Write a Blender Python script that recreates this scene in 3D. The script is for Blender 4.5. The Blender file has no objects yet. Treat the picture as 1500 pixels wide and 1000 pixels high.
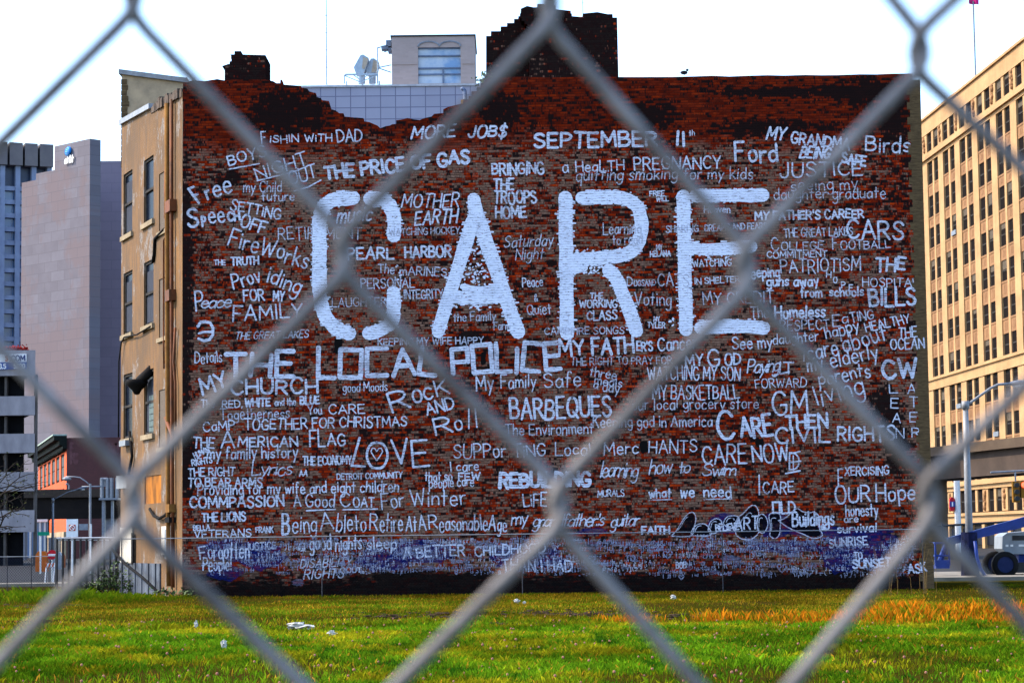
import bpy, math, random
import numpy as np
from mathutils import Vector, Matrix, noise as mnoise
rnd = random.Random(7)
SC = bpy.context.scene
COL = SC.collection

# ---------------------------------------------------------------- camera, sky, sun, exposure
EYE = Vector((0, 0, 1.6)); FPX = 80 / 36 * 1500
PITCH = math.atan(290 / FPX); ROLL = 0.0122
_f = Vector((0, math.cos(PITCH), math.sin(PITCH))); _r0 = Vector((1, 0, 0)); _u0 = Vector((0, -math.sin(PITCH), math.cos(PITCH)))
_r = _r0 * math.cos(ROLL) - _u0 * math.sin(ROLL); _u = _r0 * math.sin(ROLL) + _u0 * math.cos(ROLL)
cd = bpy.data.cameras.new('camera'); cam = bpy.data.objects.new('camera', cd); COL.objects.link(cam)
cd.lens = 80; cd.sensor_width = 36; cd.clip_start = 0.05; cd.clip_end = 6000
cam.matrix_world = Matrix(((_r.x, _u.x, -_f.x, EYE.x), (_r.y, _u.y, -_f.y, EYE.y), (_r.z, _u.z, -_f.z, EYE.z), (0, 0, 0, 1)))
cd.dof.use_dof = True; cd.dof.focus_distance = 68.5; cd.dof.aperture_fstop = 31
SC.camera = cam
SUN_EL = math.radians(42); SUN_AZ = math.radians(-83)       # azimuth from +Y towards +X
sdir = Vector((math.sin(SUN_AZ) * math.cos(SUN_EL), math.cos(SUN_AZ) * math.cos(SUN_EL), math.sin(SUN_EL)))
w = bpy.data.worlds.new("World"); SC.world = w; w.use_nodes = True
nt = w.node_tree; bg = nt.nodes['Background']; sky = nt.nodes.new('ShaderNodeTexSky'); sky.sky_type = 'NISHITA'
sky.sun_disc = False; sky.sun_elevation = SUN_EL; sky.sun_rotation = SUN_AZ; sky.air_density = 1.0; sky.dust_density = 1.1; sky.ozone_density = 3.0
nt.links.new(sky.outputs[0], bg.inputs[0]); bg.inputs[1].default_value = 0.15
sl = bpy.data.lights.new('sun', 'SUN'); sl.energy = 2.0; sl.angle = math.radians(0.5); sl.color = (1.0, 0.86, 0.66)
so = bpy.data.objects.new('sun', sl); COL.objects.link(so); so.location = sdir * 100
so.rotation_euler = sdir.to_track_quat('Z', 'Y').to_euler()
SC.view_settings.view_transform = 'Standard'; SC.view_settings.look = 'None'; SC.view_settings.exposure = 2.0; SC.view_settings.gamma = 1

# ---------------------------------------------------------------- geometry helpers
def ray(px, py): return _f * FPX + _r * (px - 750) + _u * (500 - py)
def P(px, py, Y):
    d = ray(px, py); return EYE + d * ((Y - EYE.y) / d.y)
def G(px, py):
    d = ray(px, py); return EYE + d * (-EYE.z / d.z)
class Plane:
    """vertical plane: origin on the ground, horizontal direction u, outward normal n (towards the viewer)"""
    def __init__(s, o, u):
        s.o = Vector((o[0], o[1], 0)); s.u = Vector((u[0], u[1], 0)).normalized(); s.n = Vector((s.u.y, -s.u.x, 0))
        if s.n.dot(EYE - s.o) < 0: s.n = -s.n
    def tz(s, px, py):
        d = ray(px, py); k = (s.o - EYE).dot(s.n) / d.dot(s.n); q = EYE + d * k
        return (q - s.o).dot(s.u), q.z
    def pt(s, t, z, out=0.0): return s.o + s.u * t + s.n * out + Vector((0, 0, z))
BASE = {}
def tag(o, label=None, cat=None, group=None, kind=None):
    if label: o['label'] = label
    if cat: o['category'] = cat
    if group: o['group'] = group
    if kind: o['kind'] = kind
    return o
def thing(name, loc, label, cat, group=None):
    o = bpy.data.objects.new(name, None); COL.objects.link(o); o.location = loc; o.empty_display_size = 0.3
    BASE[o.name] = Vector(loc); return tag(o, label, cat, group)
class MB:
    def __init__(s): s.v = []; s.f = []; s.m = []
    def add(s, vs, fs, mi=0):
        k = len(s.v); s.v += [tuple(v) for v in vs]; s.f += [tuple(i + k for i in f) for f in fs]; s.m += [mi] * len(fs)
    def box(s, a, b, mi=0):
        x0, y0, z0 = a; x1, y1, z1 = b
        s.hexa([(x0, y0, z0), (x1, y0, z0), (x1, y1, z0), (x0, y1, z0), (x0, y0, z1), (x1, y0, z1), (x1, y1, z1), (x0, y1, z1)], mi)
    def hexa(s, v, mi=0): s.add(v, [(0, 3, 2, 1), (4, 5, 6, 7), (0, 1, 5, 4), (1, 2, 6, 5), (2, 3, 7, 6), (3, 0, 4, 7)], mi)
    def obox(s, pl, t0, t1, z0, z1, o0, o1, mi=0):
        s.hexa([pl.pt(t0, z0, o1), pl.pt(t1, z0, o1), pl.pt(t1, z0, o0), pl.pt(t0, z0, o0), pl.pt(t0, z1, o1), pl.pt(t1, z1, o1), pl.pt(t1, z1, o0), pl.pt(t0, z1, o0)], mi)
    def quad(s, a, b, c, d, mi=0): s.add([a, b, c, d], [(0, 1, 2, 3)], mi)
    def prism(s, poly, off, mi=0):
        """polygon of 3-D points swept along off"""
        n = len(poly); off = Vector(off); top = [Vector(p) + off for p in poly]
        fs = [tuple(range(n)), tuple(range(2 * n - 1, n - 1, -1))] + [(i, n + i, n + (i + 1) % n, (i + 1) % n) for i in range(n)]
        s.add([Vector(p) for p in poly] + top, fs, mi)
    def tube(s, pts, r, n=8, mi=0, cap=True):
        pts = [Vector(p) for p in pts]; rs = r if isinstance(r, (list, tuple)) else [r] * len(pts)
        k = len(s.v); up = None; vs = []
        for i, p in enumerate(pts):
            d = (pts[min(i + 1, len(pts) - 1)] - pts[max(i - 1, 0)]).normalized()
            if up is None: up = d.orthogonal().normalized()
            up = (up - d * up.dot(d)).normalized(); q = d.cross(up)
            vs += [p + (up * math.cos(6.28318 * j / n) + q * math.sin(6.28318 * j / n)) * rs[i] for j in range(n)]
        fs = [(i * n + j, i * n + (j + 1) % n, (i + 1) * n + (j + 1) % n, (i + 1) * n + j) for i in range(len(pts) - 1) for j in range(n)]
        if cap: fs += [tuple(range(n - 1, -1, -1)), tuple((len(pts) - 1) * n + j for j in range(n))]
        s.add(vs, fs, mi)
    def ball(s, c, r, sx=1, sy=1, sz=1, nu=10, nv=7, mi=0, jit=0):
        c = Vector(c); vs = []
        for i in range(nv + 1):
            th = math.pi * i / nv
            for j in range(nu):
                ph = 6.28318 * j / nu; k = r * (1 + jit * (rnd.random() - .5))
                vs.append(c + Vector((math.sin(th) * math.cos(ph) * k * sx, math.sin(th) * math.sin(ph) * k * sy, math.cos(th) * k * sz)))
        s.add(vs, [(i * nu + j, (i + 1) * nu + j, (i + 1) * nu + (j + 1) % nu, i * nu + (j + 1) % nu) for i in range(nv) for j in range(nu)], mi)
    def holes(s, pl, t0, t1, z0, z1, hs, depth, mi=0):
        """wall face with rectangular openings and their reveals"""
        ts = sorted({t0, t1, *[h[0] for h in hs], *[h[1] for h in hs]}); zs = sorted({z0, z1, *[h[2] for h in hs], *[h[3] for h in hs]})
        for a, b in zip(ts, ts[1:]):
            for c, d in zip(zs, zs[1:]):
                m, n = (a + b) / 2, (c + d) / 2
                if any(h[0] < m < h[1] and h[2] < n < h[3] for h in hs): continue
                s.quad(pl.pt(a, c), pl.pt(b, c), pl.pt(b, d), pl.pt(a, d), mi)
        for a, b, c, d in hs:
            for (p, q) in (((a, c), (b, c)), ((b, c), (b, d)), ((b, d), (a, d)), ((a, d), (a, c))):
                s.quad(pl.pt(*p), pl.pt(*q), pl.pt(*q, -depth), pl.pt(*p, -depth), mi)
    def build(s, name, mats, parent=None, label=None, smooth=False, kind=None, base=None):
        if not isinstance(mats, (list, tuple)): mats = [mats]
        if base is not None: b = Vector(base)
        elif parent: b = BASE[parent.name]
        else:
            a = np.array(s.v); b = Vector(((a[:, 0].min() + a[:, 0].max()) / 2, (a[:, 1].min() + a[:, 1].max()) / 2, a[:, 2].min()))
        me = bpy.data.meshes.new(name); me.from_pydata([(x - b.x, y - b.y, z - b.z) for x, y, z in s.v], [], s.f)
        for m in mats: me.materials.append(m)
        if len(mats) > 1: me.polygons.foreach_set('material_index', s.m)
        if smooth: me.polygons.foreach_set('use_smooth', [True] * len(me.polygons))
        o = bpy.data.objects.new(name, me); COL.objects.link(o); BASE[o.name] = b
        if parent: o.parent = parent
        else: o.location = b
        return tag(o, label, None, None, kind)
def np_mesh(name, verts, faces, mat, attr=None):
    """fast mesh from arrays; faces (n,k)"""
    me = bpy.data.meshes.new(name); n, k = faces.shape
    me.vertices.add(len(verts)); me.vertices.foreach_set('co', verts.astype(np.float32).ravel())
    me.loops.add(n * k); me.loops.foreach_set('vertex_index', faces.astype(np.int32).ravel())
    me.polygons.add(n); me.polygons.foreach_set('loop_start', np.arange(0, n * k, k, dtype=np.int32))
    if attr is not None:
        a = me.attributes.new('tint', 'FLOAT_COLOR', 'POINT'); a.data.foreach_set('color', attr.astype(np.float32).ravel())
    me.update(calc_edges=True); me.materials.append(mat)
    o = bpy.data.objects.new(name, me); COL.objects.link(o); BASE[o.name] = Vector((0, 0, 0)); return o

# ---------------------------------------------------------------- materials
class NT:
    def __init__(s, name):
        s.m = bpy.data.materials.new(name); s.m.use_nodes = True; s.t = s.m.node_tree; s.b = s.t.nodes['Principled BSDF']; s.out = s.t.nodes['Material Output']
        s.b.inputs['Roughness'].default_value = 0.85; s.b.inputs['Specular IOR Level'].default_value = 0.25
    def n(s, typ, ins=None, **kw):
        nd = s.t.nodes.new(typ)
        for k, v in kw.items(): setattr(nd, k, v)
        for k, v in (ins or {}).items():
            i = nd.inputs[k]
            if hasattr(v, 'is_output') or isinstance(v, bpy.types.NodeSocket): s.t.links.new(v, i)
            else: i.default_value = v
        return nd
    def link(s, a, b): s.t.links.new(a, b)
    def coords(s, sx=1, sy=1, sz=1, off=(0, 0, 0)):
        tc = s.n('ShaderNodeTexCoord'); mp = s.n('ShaderNodeMapping', {'Vector': tc.outputs['Object'], 'Scale': (sx, sy, sz), 'Location': off}); return mp.outputs[0]
    def noise(s, vec, scale, detail=4, rough=0.6): return s.n('ShaderNodeTexNoise', {'Vector': vec, 'Scale': scale, 'Detail': detail, 'Roughness': rough}).outputs['Fac']
    def ramp(s, fac, stops, interp='LINEAR'):
        r = s.n('ShaderNodeValToRGB', {'Fac': fac}); e = r.color_ramp.elements; r.color_ramp.interpolation = interp
        while len(e) > 1: e.remove(e[0])
        for i, (p, c) in enumerate(stops):
            c = (c, c, c, 1) if isinstance(c, (int, float)) else (*c, 1)
            if i == 0: e[0].position = p; e[0].color = c
            else: e.new(p).color = c
        return r.outputs[0]
    def mix(s, f, a, b, mode='MIX'):
        m = s.n('ShaderNodeMix', data_type='RGBA', blend_type=mode)
        for i, v in ((0, f), (6, a), (7, b)):
            if isinstance(v, bpy.types.NodeSocket): s.link(v, m.inputs[i])
            elif i == 0: m.inputs[0].default_value = v
            else: m.inputs[i].default_value = (*v, 1)
        return m.outputs[2]
    def math(s, op, a, b=0.0, c=None, clamp=False):
        d = {0: a, 1: b}
        if c is not None: d[2] = c
        return s.n('ShaderNodeMath', d, operation=op, use_clamp=clamp).outputs[0]
    def bump(s, h, strength=.5, dist=.01): s.link(s.n('ShaderNodeBump', {'Height': h, 'Strength': strength, 'Distance': dist}).outputs[0], s.b.inputs['Normal'])
    def col(s, c): s.link(c, s.b.inputs['Base Color']) if isinstance(c, bpy.types.NodeSocket) else setattr(s.b.inputs['Base Color'], 'default_value', (*c, 1))
def plain(name, c1, c2=None, scale=3, rough=.8, metal=0, bump=0, stretch=(1, 1, 1), lo=.35, hi=.65):
    """two-tone mottled surface"""
    t = NT(name); c2 = c2 or tuple(x * .7 for x in c1); v = t.coords(*stretch); f = t.noise(v, scale, 6, .65)
    t.col(t.ramp(f, [(lo, c1), (hi, c2)])); t.b.inputs['Roughness'].default_value = rough; t.b.inputs['Metallic'].default_value = metal; t.b.inputs['Specular IOR Level'].default_value = .25 if rough < .75 else .04
    if bump: t.bump(f, bump, .02)
    return t.m
def xz(t, ang=0.0):
    """object coordinates laid onto a vertical face: (along, up, 0)"""
    tc = t.n('ShaderNodeTexCoord'); sp = t.n('ShaderNodeSeparateXYZ', {0: tc.outputs['Object']})
    a = t.math('ADD', t.math('MULTIPLY', sp.outputs[0], math.cos(ang)), t.math('MULTIPLY', sp.outputs[1], math.sin(ang)))
    return t.n('ShaderNodeCombineXYZ', {0: a, 1: sp.outputs[2], 2: 0.0}).outputs[0], a, sp.outputs[2]
def brick_nodes(t, vec, bw=.24, rh=.0762, mort=.009):
    return t.n('ShaderNodeTexBrick', {'Vector': vec, 'Color1': (0, 0, 0, 1), 'Color2': (1, 1, 1, 1), 'Mortar': (.5, .5, .5, 1), 'Scale': 1.0, 'Mortar Size': mort, 'Mortar Smooth': .2, 'Bias': 0.0, 'Brick Width': bw, 'Row Height': rh})
def scaled(t, vec, x, y, off=0.0):
    return t.n('ShaderNodeMapping', {'Vector': vec, 'Scale': (x, y, 1), 'Location': (off, off * .7, 0)}).outputs[0]
def snap(t, v):
    """coordinates stepped to whole brick courses, with a little wander"""
    sp = t.n('ShaderNodeSeparateXYZ', {0: v}); wob = t.math('MULTIPLY', t.noise(scaled(t, v, 3, 3, 77), 1, 2), .03)
    z = t.math('MULTIPLY', t.math('FLOOR', t.math('DIVIDE', t.math('ADD', sp.outputs[1], wob), .0762)), .0762)
    return t.n('ShaderNodeCombineXYZ', {0: sp.outputs[0], 1: z, 2: 0.0}).outputs[0]
def wall_brick(name, dirty=0.0, band=True):
    t = NT(name); v, a, z = xz(t); bk = brick_nodes(t, v, .215, .0762, .008); s = snap(t, v)
    r = t.n('ShaderNodeSeparateColor', {0: bk.outputs['Color']}).outputs[0]
    big = t.noise(scaled(t, v, .22, .30), 1, 4, .6); mid = t.noise(scaled(t, s, 2.3, 9.0, 3), 1, 6, .72); mid2 = t.noise(scaled(t, s, 2.8, 11, 11), 1, 6, .74); fine = t.noise(scaled(t, v, 9, 22, 5), 1, 3, .7); redn = t.noise(scaled(t, s, 1.5, 8, 31), 1, 5, .7)
    k = t.math('ADD', t.math('MULTIPLY', r, .16), t.math('MULTIPLY', redn, .84))
    red = t.ramp(k, [(.30, (.035, .005, .003)), (.42, (.10, .008, .003)), (.54, (.22, .016, .003)), (.68, (.40, .036, .004)), (.8, (.21, .036, .012))])
    sm = t.math('ADD', t.math('ADD', mid, t.math('MULTIPLY', t.math('SUBTRACT', r, .5), .03)), t.math('MULTIPLY', t.math('SUBTRACT', big, .5), .32))
    sm = t.math('ADD', sm, t.math('MULTIPLY', t.math('SUBTRACT', fine, .5), .16))
    smf = t.ramp(sm, [(.475, 0), (.52, 1)])
    if band:   # the parging stops below the rebuilt top courses
        edge = t.math('ADD', z, t.math('MULTIPLY', t.math('SUBTRACT', big, .5), 2.5))
        top = t.ramp(t.math('SUBTRACT', edge, 13.3), [(0, 1), (.5, .06)])
        smf = t.math('MULTIPLY', smf, top)
    smc = t.ramp(t.math('ADD', t.math('MULTIPLY', fine, .6), t.math('MULTIPLY', mid2, .4)), [(.36, (.060, .029, .020)), (.48, (.145, .077, .053)), (.62, (.26, .150, .108))])
    c = t.mix(smf, red, smc)
    wz = t.math('FRACT', t.math('DIVIDE', t.math('ADD', t.n('ShaderNodeSeparateXYZ', {0: v}).outputs[1], t.math('MULTIPLY', t.noise(scaled(t, v, 3, 3, 77), 1, 2), .03)), .0762))
    joint = t.math('MULTIPLY', t.ramp(wz, [(.0, 1), (.14, .9), (.22, 0)]), t.ramp(t.noise(scaled(t, v, 5, 26, 61), 1, 4, .7), [(.36, .25), (.54, 1)])); joint = t.math('MAXIMUM', joint, t.math('MULTIPLY', bk.outputs['Fac'], .3))
    c = t.mix(t.math('MULTIPLY', joint, .93), c, (.010, .008, .008))
    dk = t.math('ADD', t.math('ADD', mid2, t.math('MULTIPLY', t.math('SUBTRACT', r, .5), -.04)), t.math('MULTIPLY', t.math('SUBTRACT', big, .5), -.25))
    def blot(x0, z0, rx, rz):   # a soot stain of its own ragged outline
        d = t.math('ADD', t.math('POWER', t.math('DIVIDE', t.math('ABSOLUTE', t.math('SUBTRACT', a, x0)), rx), 2.0), t.math('POWER', t.math('DIVIDE', t.math('ABSOLUTE', t.math('SUBTRACT', z, z0)), rz), 2.0))
        return t.math('SUBTRACT', 1.0, d, clamp=True)
    if band:
        c = t.mix(t.ramp(t.math('SUBTRACT', edge, 13.3), [(0, 0), (.6, .55)]), c, (.045, .006, .003))
        for args in BLOTS: dk = t.math('ADD', dk, t.math('MULTIPLY', blot(*args), .17))
    dkf = t.ramp(dk, [(.525 - dirty, 0), (.56 - dirty, .97)])
    c = t.mix(dkf, c, (.009, .006, .006))
    if band:
        # black band over the plinth, ragged upper edge
        ed = t.noise(scaled(t, v, .5, 1.6, 21), 1, 5, .75)
        f = t.ramp(t.math('ADD', t.math('MULTIPLY', z, .42), t.math('MULTIPLY', t.math('SUBTRACT', ed, .5), .9)), [(.20, .97), (.34, 0)])
        c = t.mix(f, c, (.005, .004, .004))
    t.col(c); t.bump(t.math('ADD', t.math('MULTIPLY', bk.outputs['Fac'], -1), t.math('MULTIPLY', mid2, -.8)), .6, .012); t.b.inputs['Roughness'].default_value = .97; t.b.inputs['Specular IOR Level'].default_value = 0.0
    return t.m
BLOTS = [((x - 816) * .0204, (785 - y) * .0204 + 1.6, rx * .0204, ry * .0204) for x, y, rx, ry in ((435, 152, 75, 40), (744, 150, 36, 34), (1150, 182, 120, 16), (975, 160, 50, 26), (1290, 130, 70, 30), (280, 430, 16, 260), (284, 650, 14, 90), (1325, 650, 26, 60), (1330, 170, 25, 60), (1305, 600, 30, 40), (700, 490, 30, 14), (820, 380, 10, 6), (1180, 128, 140, 10), (345, 250, 26, 14))]
def paint(name, col, wear=.50, soft=.06, dash=.6, fade=.5):
    """house paint brushed on the brick: worn off in patches and along the courses"""
    t = NT(name); v, a, z = xz(t); s = snap(t, v)
    n1 = t.noise(scaled(t, v, 4, 13, 2), 1, 5, .75); n2 = t.noise(scaled(t, v, 12, 26, 8), 1, 3, .7); n4 = t.noise(scaled(t, v, 4.5, 30, 14), 1, 4, .7); n5 = t.noise(scaled(t, v, 14, 20, 24), 1, 2, .5)
    h = t.math('ADD', t.math('MULTIPLY', n1, .55), t.math('MULTIPLY', n2, .45))
    al = t.ramp(h, [(wear - .13 - soft, 0), (wear - .13 + soft, 1)])
    al = t.math('MULTIPLY', al, t.ramp(n4, [(dash - .02, 1), (dash + .06, .12)]))
    wz = t.math('FRACT', t.math('DIVIDE', t.math('ADD', z, t.math('MULTIPLY', t.noise(scaled(t, v, 3, 3, 77), 1, 2), .03)), .0762))
    al = t.math('MULTIPLY', al, t.math('SUBTRACT', 1.0, t.math('MULTIPLY', t.ramp(wz, [(0, .8), (.13, .7), (.21, 0)]), t.ramp(t.noise(scaled(t, v, 5, 26, 61), 1, 4, .7), [(.40, 0), (.60, 1)]))))
    al = t.math('MULTIPLY', al, t.ramp(n5, [(.67, 1), (.70, .1)])); al = t.math('MULTIPLY', al, t.ramp(t.noise(scaled(t, v, 1.1, 1.6, 51), 1, 4, .65), [(.36, fade), (.52, 1)]))
    t.col(t.ramp(n2, [(.3, tuple(x * .88 for x in col)), (.6, col)])); t.link(al, t.b.inputs['Alpha']); t.b.inputs['Roughness'].default_value = .9; t.b.inputs['Specular IOR Level'].default_value = 0.0
    return t.m
M_WALL = wall_brick('worn_red_brick'); M_DARK = wall_brick('blackened_brick', .13, False)
M_PAINT = paint('white_wall_paint', (.56, .59, .72), .525, .08, .57, .6); M_THIN = paint('thin_white_paint', (.50, .52, .64), .55, .11, .565, .6)
M_FADE = paint('faded_white_paint', (.45, .46, .56), .565, .12, .56, .6); M_BIG = paint('thick_white_paint', (.66, .70, .85), .48, .06, .58, .88)
M_SCR = paint('bluish_grey_marker', (.25, .27, .40), .57, .13, .56, .5)
M_BLUE = paint('blue_spray_paint', (.006, .015, .13), .60, .18, .57); M_BLACK = paint('black_spray_paint', (.004, .004, .007), .40, .08, .65)
M_WASH = paint('thin_pale_wash', (.16, .17, .28), .66, .16, .56)
# ---------------------------------------------------------------- ground, roads
def ground_mat():
    t = NT('meadow_soil'); v = t.coords(); n1 = t.noise(v, .35, 6, .65); n2 = t.noise(t.coords(2, 5, 1), 2.2, 6, .7)
    c = t.mix(t.ramp(n1, [(.4, 0), (.62, 1)]), (.030, .030, .002), (.036, .025, .004)); c = t.mix(t.ramp(n2, [(.52, 0), (.62, 1)]), c, (.022, .013, .006))
    t.col(c); t.bump(n2, .6, .05); t.b.inputs['Specular IOR Level'].default_value = 0.0; t.b.inputs['Roughness'].default_value = 1; return t.m
M_SOIL = ground_mat()
mb = MB(); mb.quad((-2500, -60, 0), (2500, -60, 0), (2500, 4000, 0), (-2500, 4000, 0)); mb.build('ground', M_SOIL, kind='structure', base=(0, 0, 0))
M_ASPH = plain('asphalt', (.036, .034, .034), (.026, .025, .026), 6, .9, bump=.2); M_CONC = plain('pale_concrete', (.24, .21, .17), (.15, .135, .11), 1.5, .9, bump=.2)
mb = MB(); mb.quad((-900, 92, .004), (900, 92, .004), (900, 1200, .004), (-900, 1200, .004)); mb.build('road', M_ASPH, kind='structure', base=(0, 92, 0))
mb = MB(); mb.box((13.2, 78.5, -.1), (60, 81.5, .13)); mb.box((13.2, 81.5, -.1), (60, 92, .11)); mb.build('pavement', M_CONC, kind='structure')
mb = MB(); mb.box((-60, 89.5, -.1), (-14.6, 92, .12)); mb.build('pavement', M_CONC, kind='structure')

# ---------------------------------------------------------------- the painted brick building
WY = 68.0
def W(px, py, back=0.0): return P(px, py, WY + back)
A = W(267, 868); A.z = 0; C = W(1364, 862); C.z = 0
bld = thing('brick_building', (A.x + 11, WY, 0), 'ruined red brick building with CARE and many messages painted white across its blank wall', 'building')
top = [(268, 122), (282, 118), (300, 119), (318, 116), (329, 118), (345, 117), (389, 117), (400, 119), (405, 122), (413, 117), (415, 124), (428, 125), (440, 126), (443, 129), (450, 130), (453, 134), (460, 136), (463, 142), (470, 144), (472, 147), (480, 148), (483, 153), (485, 160), (492, 162), (497, 166), (505, 171), (515, 172), (530, 173), (534, 178), (541, 179), (548, 182), (553, 184), (557, 188), (565, 185), (571, 184), (575, 182), (583, 176), (590, 175), (597, 173), (606, 175), (615, 176), (622, 173), (632, 171), (636, 167), (646, 166), (650, 160), (656, 157), (664, 155), (676, 152), (680, 146), (688, 141), (692, 134), (700, 128), (705, 122), (712, 117), (716, 113), (776, 113), (906, 113), (960, 113), (1020, 112), (1100, 111), (1180, 110), (1260, 109), (1336.5, 108)]
def stepped(pts):
    """break the ragged top into brick-sized steps"""
    q = []
    for (x, z), (x2, z2) in zip(pts, pts[1:]):
        q.append((x, z))
        if abs(z2 - z) > .09 and abs(x2 - x) > .05:
            n = max(1, int(abs(z2 - z) / .076))
            for k in range(1, n + 1):
                xx = x + (x2 - x) * (k - rnd.uniform(.2, .6)) / n; zp = z + (z2 - z) * (k - 1) / n; zz = z + (z2 - z) * k / n
                q += [(xx, zp), (xx + .004, zz)]
        elif abs(x2 - x) > 1.0:
            for k in range(1, int(abs(x2 - x) / .5)):
                u = k * .5 / abs(x2 - x); q.append((x + (x2 - x) * u, z + (z2 - z) * u + rnd.uniform(-.02, .012)))
    return q + [pts[-1]]
tp = stepped([(W(x, y).x, W(x, y).z) for x, y in top])
outline = [(A.x, 0)] + tp + [(W(1353, 600).x - .16, 0)]
mb = MB(); mb.prism([(x, WY, z) for x, z in outline], (0, .42, 0)); wall = mb.build('front_wall', M_WALL, bld)
BASE[wall.name] = BASE[bld.name]
M_PIER = plain('olive_brick_pier', (.11, .072, .036), (.055, .036, .02), 2.2, .95, bump=.4, stretch=(2, 2, 9))
mb = MB()                                            # toothed corner pier of paler brick
pw0, pw1 = W(1353, 600).x - .16, W(1353, 600).x + .17; hz = W(1344, 108).z
for k in range(int(hz / .2286)):
    mb.box((pw0 - (.09 if k % 2 else 0.003), WY - .015, k * .2286), (pw1, WY + 9, (k + 1) * .2286 - .004))
mb.build('corner_pier', M_PIER, bld)
# dark tower stump and the small chimney standing behind the wall top
def blk(name, pts, y0, y1, mat=None):
    q = stepped([(P(x, y, y0).x, P(x, y, y0).z) for x, y in pts]); zb = q[0][1]
    m = MB(); m.prism([(x, y0, z) for x, z in q], (0, y1 - y0, 0)); return m.build(name, mat or M_DARK, bld)
blk('tower_stump', [(775, 172), (775, 40), (762, 27), (763, 13), (772, 9), (781, 11), (790, 6), (812, 8), (815, 14), (835, 16), (838, 24), (850, 25), (855, 20), (875, 18), (890, 21), (904, 26), (906, 113), (905, 170)], WY + .45, WY + 4)
blk('tower_stump', [(712, 170), (712, 53), (723, 46), (738, 39), (746, 34), (757, 28), (763, 20), (774, 14), (774, 170)], WY + 1.0, WY + 4)
blk('chimney_stub', [(329, 130), (329, 98), (325, 97), (334, 94), (340, 86), (337, 80), (351, 75), (355, 80), (389, 81), (389, 130)], WY + .6, WY + 2)
M_LINT = plain('tin_flashing', (.25, .25, .26), (.15, .15, .16), 3, .5, .4)
# side facade on the diagonal street
B = Vector((A.x - .375 * 8.55, WY + .927 * 8.55, 0)); FA = Plane(A, (B - A)); fl = (B - A).length
def frect(x0, x1, yt, yb):
    xm = (x0 + x1) / 2; t0 = FA.tz(x1, yt)[0]; t1 = FA.tz(x0, yt)[0]; return (t0, t1, FA.tz(xm, yb)[1], FA.tz(xm, yt)[1])
sash = [frect(181, 194, 252, 343), frect(211, 225, 231, 325), frect(181, 194, 398, 489), frect(211, 225, 382, 476), frect(181, 194, 547, 642), frect(211, 225, 541, 636)]
boards = [frect(233, 244, 252, 338), frect(233, 244, 407, 494), frect(233, 244, 570, 655), frect(212, 236, 696, 737)]
zt0, zt1 = FA.tz(264, 137)[1], FA.tz(177.5, 184)[1]; ztop = min(zt0, zt1) - .12
def plaster():
    t = NT('ochre_painted_brick'); ang = math.atan2(FA.u.y, FA.u.x); v, a, z = xz(t, ang); bk = brick_nodes(t, v, .24, .0762, .008)
    n1 = t.noise(scaled(t, v, .5, .35), 1, 6, .65); n2 = t.noise(scaled(t, v, 3, .5, 9), 1, 5, .7); n3 = t.noise(scaled(t, v, .9, .6, 17), 1, 6, .7); n4 = t.noise(v, 9, 4)
    c = t.ramp(n1, [(.35, (.185, .088, .025)), (.65, (.095, .050, .019))]); c = t.mix(t.ramp(n2, [(.42, 0), (.60, .8)]), c, (.085, .05, .026))
    c = t.mix(t.ramp(n3, [(.56, 0), (.60, .85)]), c, t.ramp(n4, [(.4, (.10, .085, .075)), (.6, (.22, .19, .17))]))
    c = t.mix(t.math('MULTIPLY', bk.outputs['Fac'], .35), c, (.12, .07, .03))
    t.col(c); t.bump(t.math('ADD', t.math('MULTIPLY', bk.outputs['Fac'], -1), n4), .35, .01); return t.m
M_OCH = plaster()
mb = MB(); mb.holes(FA, .002, fl, 0, ztop, sash + boards, .13)
mb.quad(FA.pt(.002, ztop), FA.pt(fl, ztop), FA.pt(fl, zt1), FA.pt(.002, zt0))
mb.build('side_wall', M_OCH, bld)
mb = MB()                                            # inner mass so that nothing shows through
mb.prism([tuple(FA.pt(.45, 0, -.45)), tuple(FA.pt(fl - .02, 0, -.45)), (C.x - .6, WY + 9, 0), (C.x - .6, WY + .5, 0)], (0, 0, W(560, 215).z)); mb.build('core', plain('dark_interior', (.012, .012, .013)), bld)
M_GLASS = NT('old_window_glass'); M_GLASS.col((.006, .009, .018)); M_GLASS.b.inputs['Roughness'].default_value = .2; M_GLASS.b.inputs['Specular IOR Level'].default_value = 0.01; M_GLASS = M_GLASS.m
M_FRAME = plain('weathered_sash', (.05, .045, .042), (.025, .022, .02), 4); M_STONE = plain('stained_stone', (.3, .24, .16), (.19, .15, .1), 3, .9, bump=.3)
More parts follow.
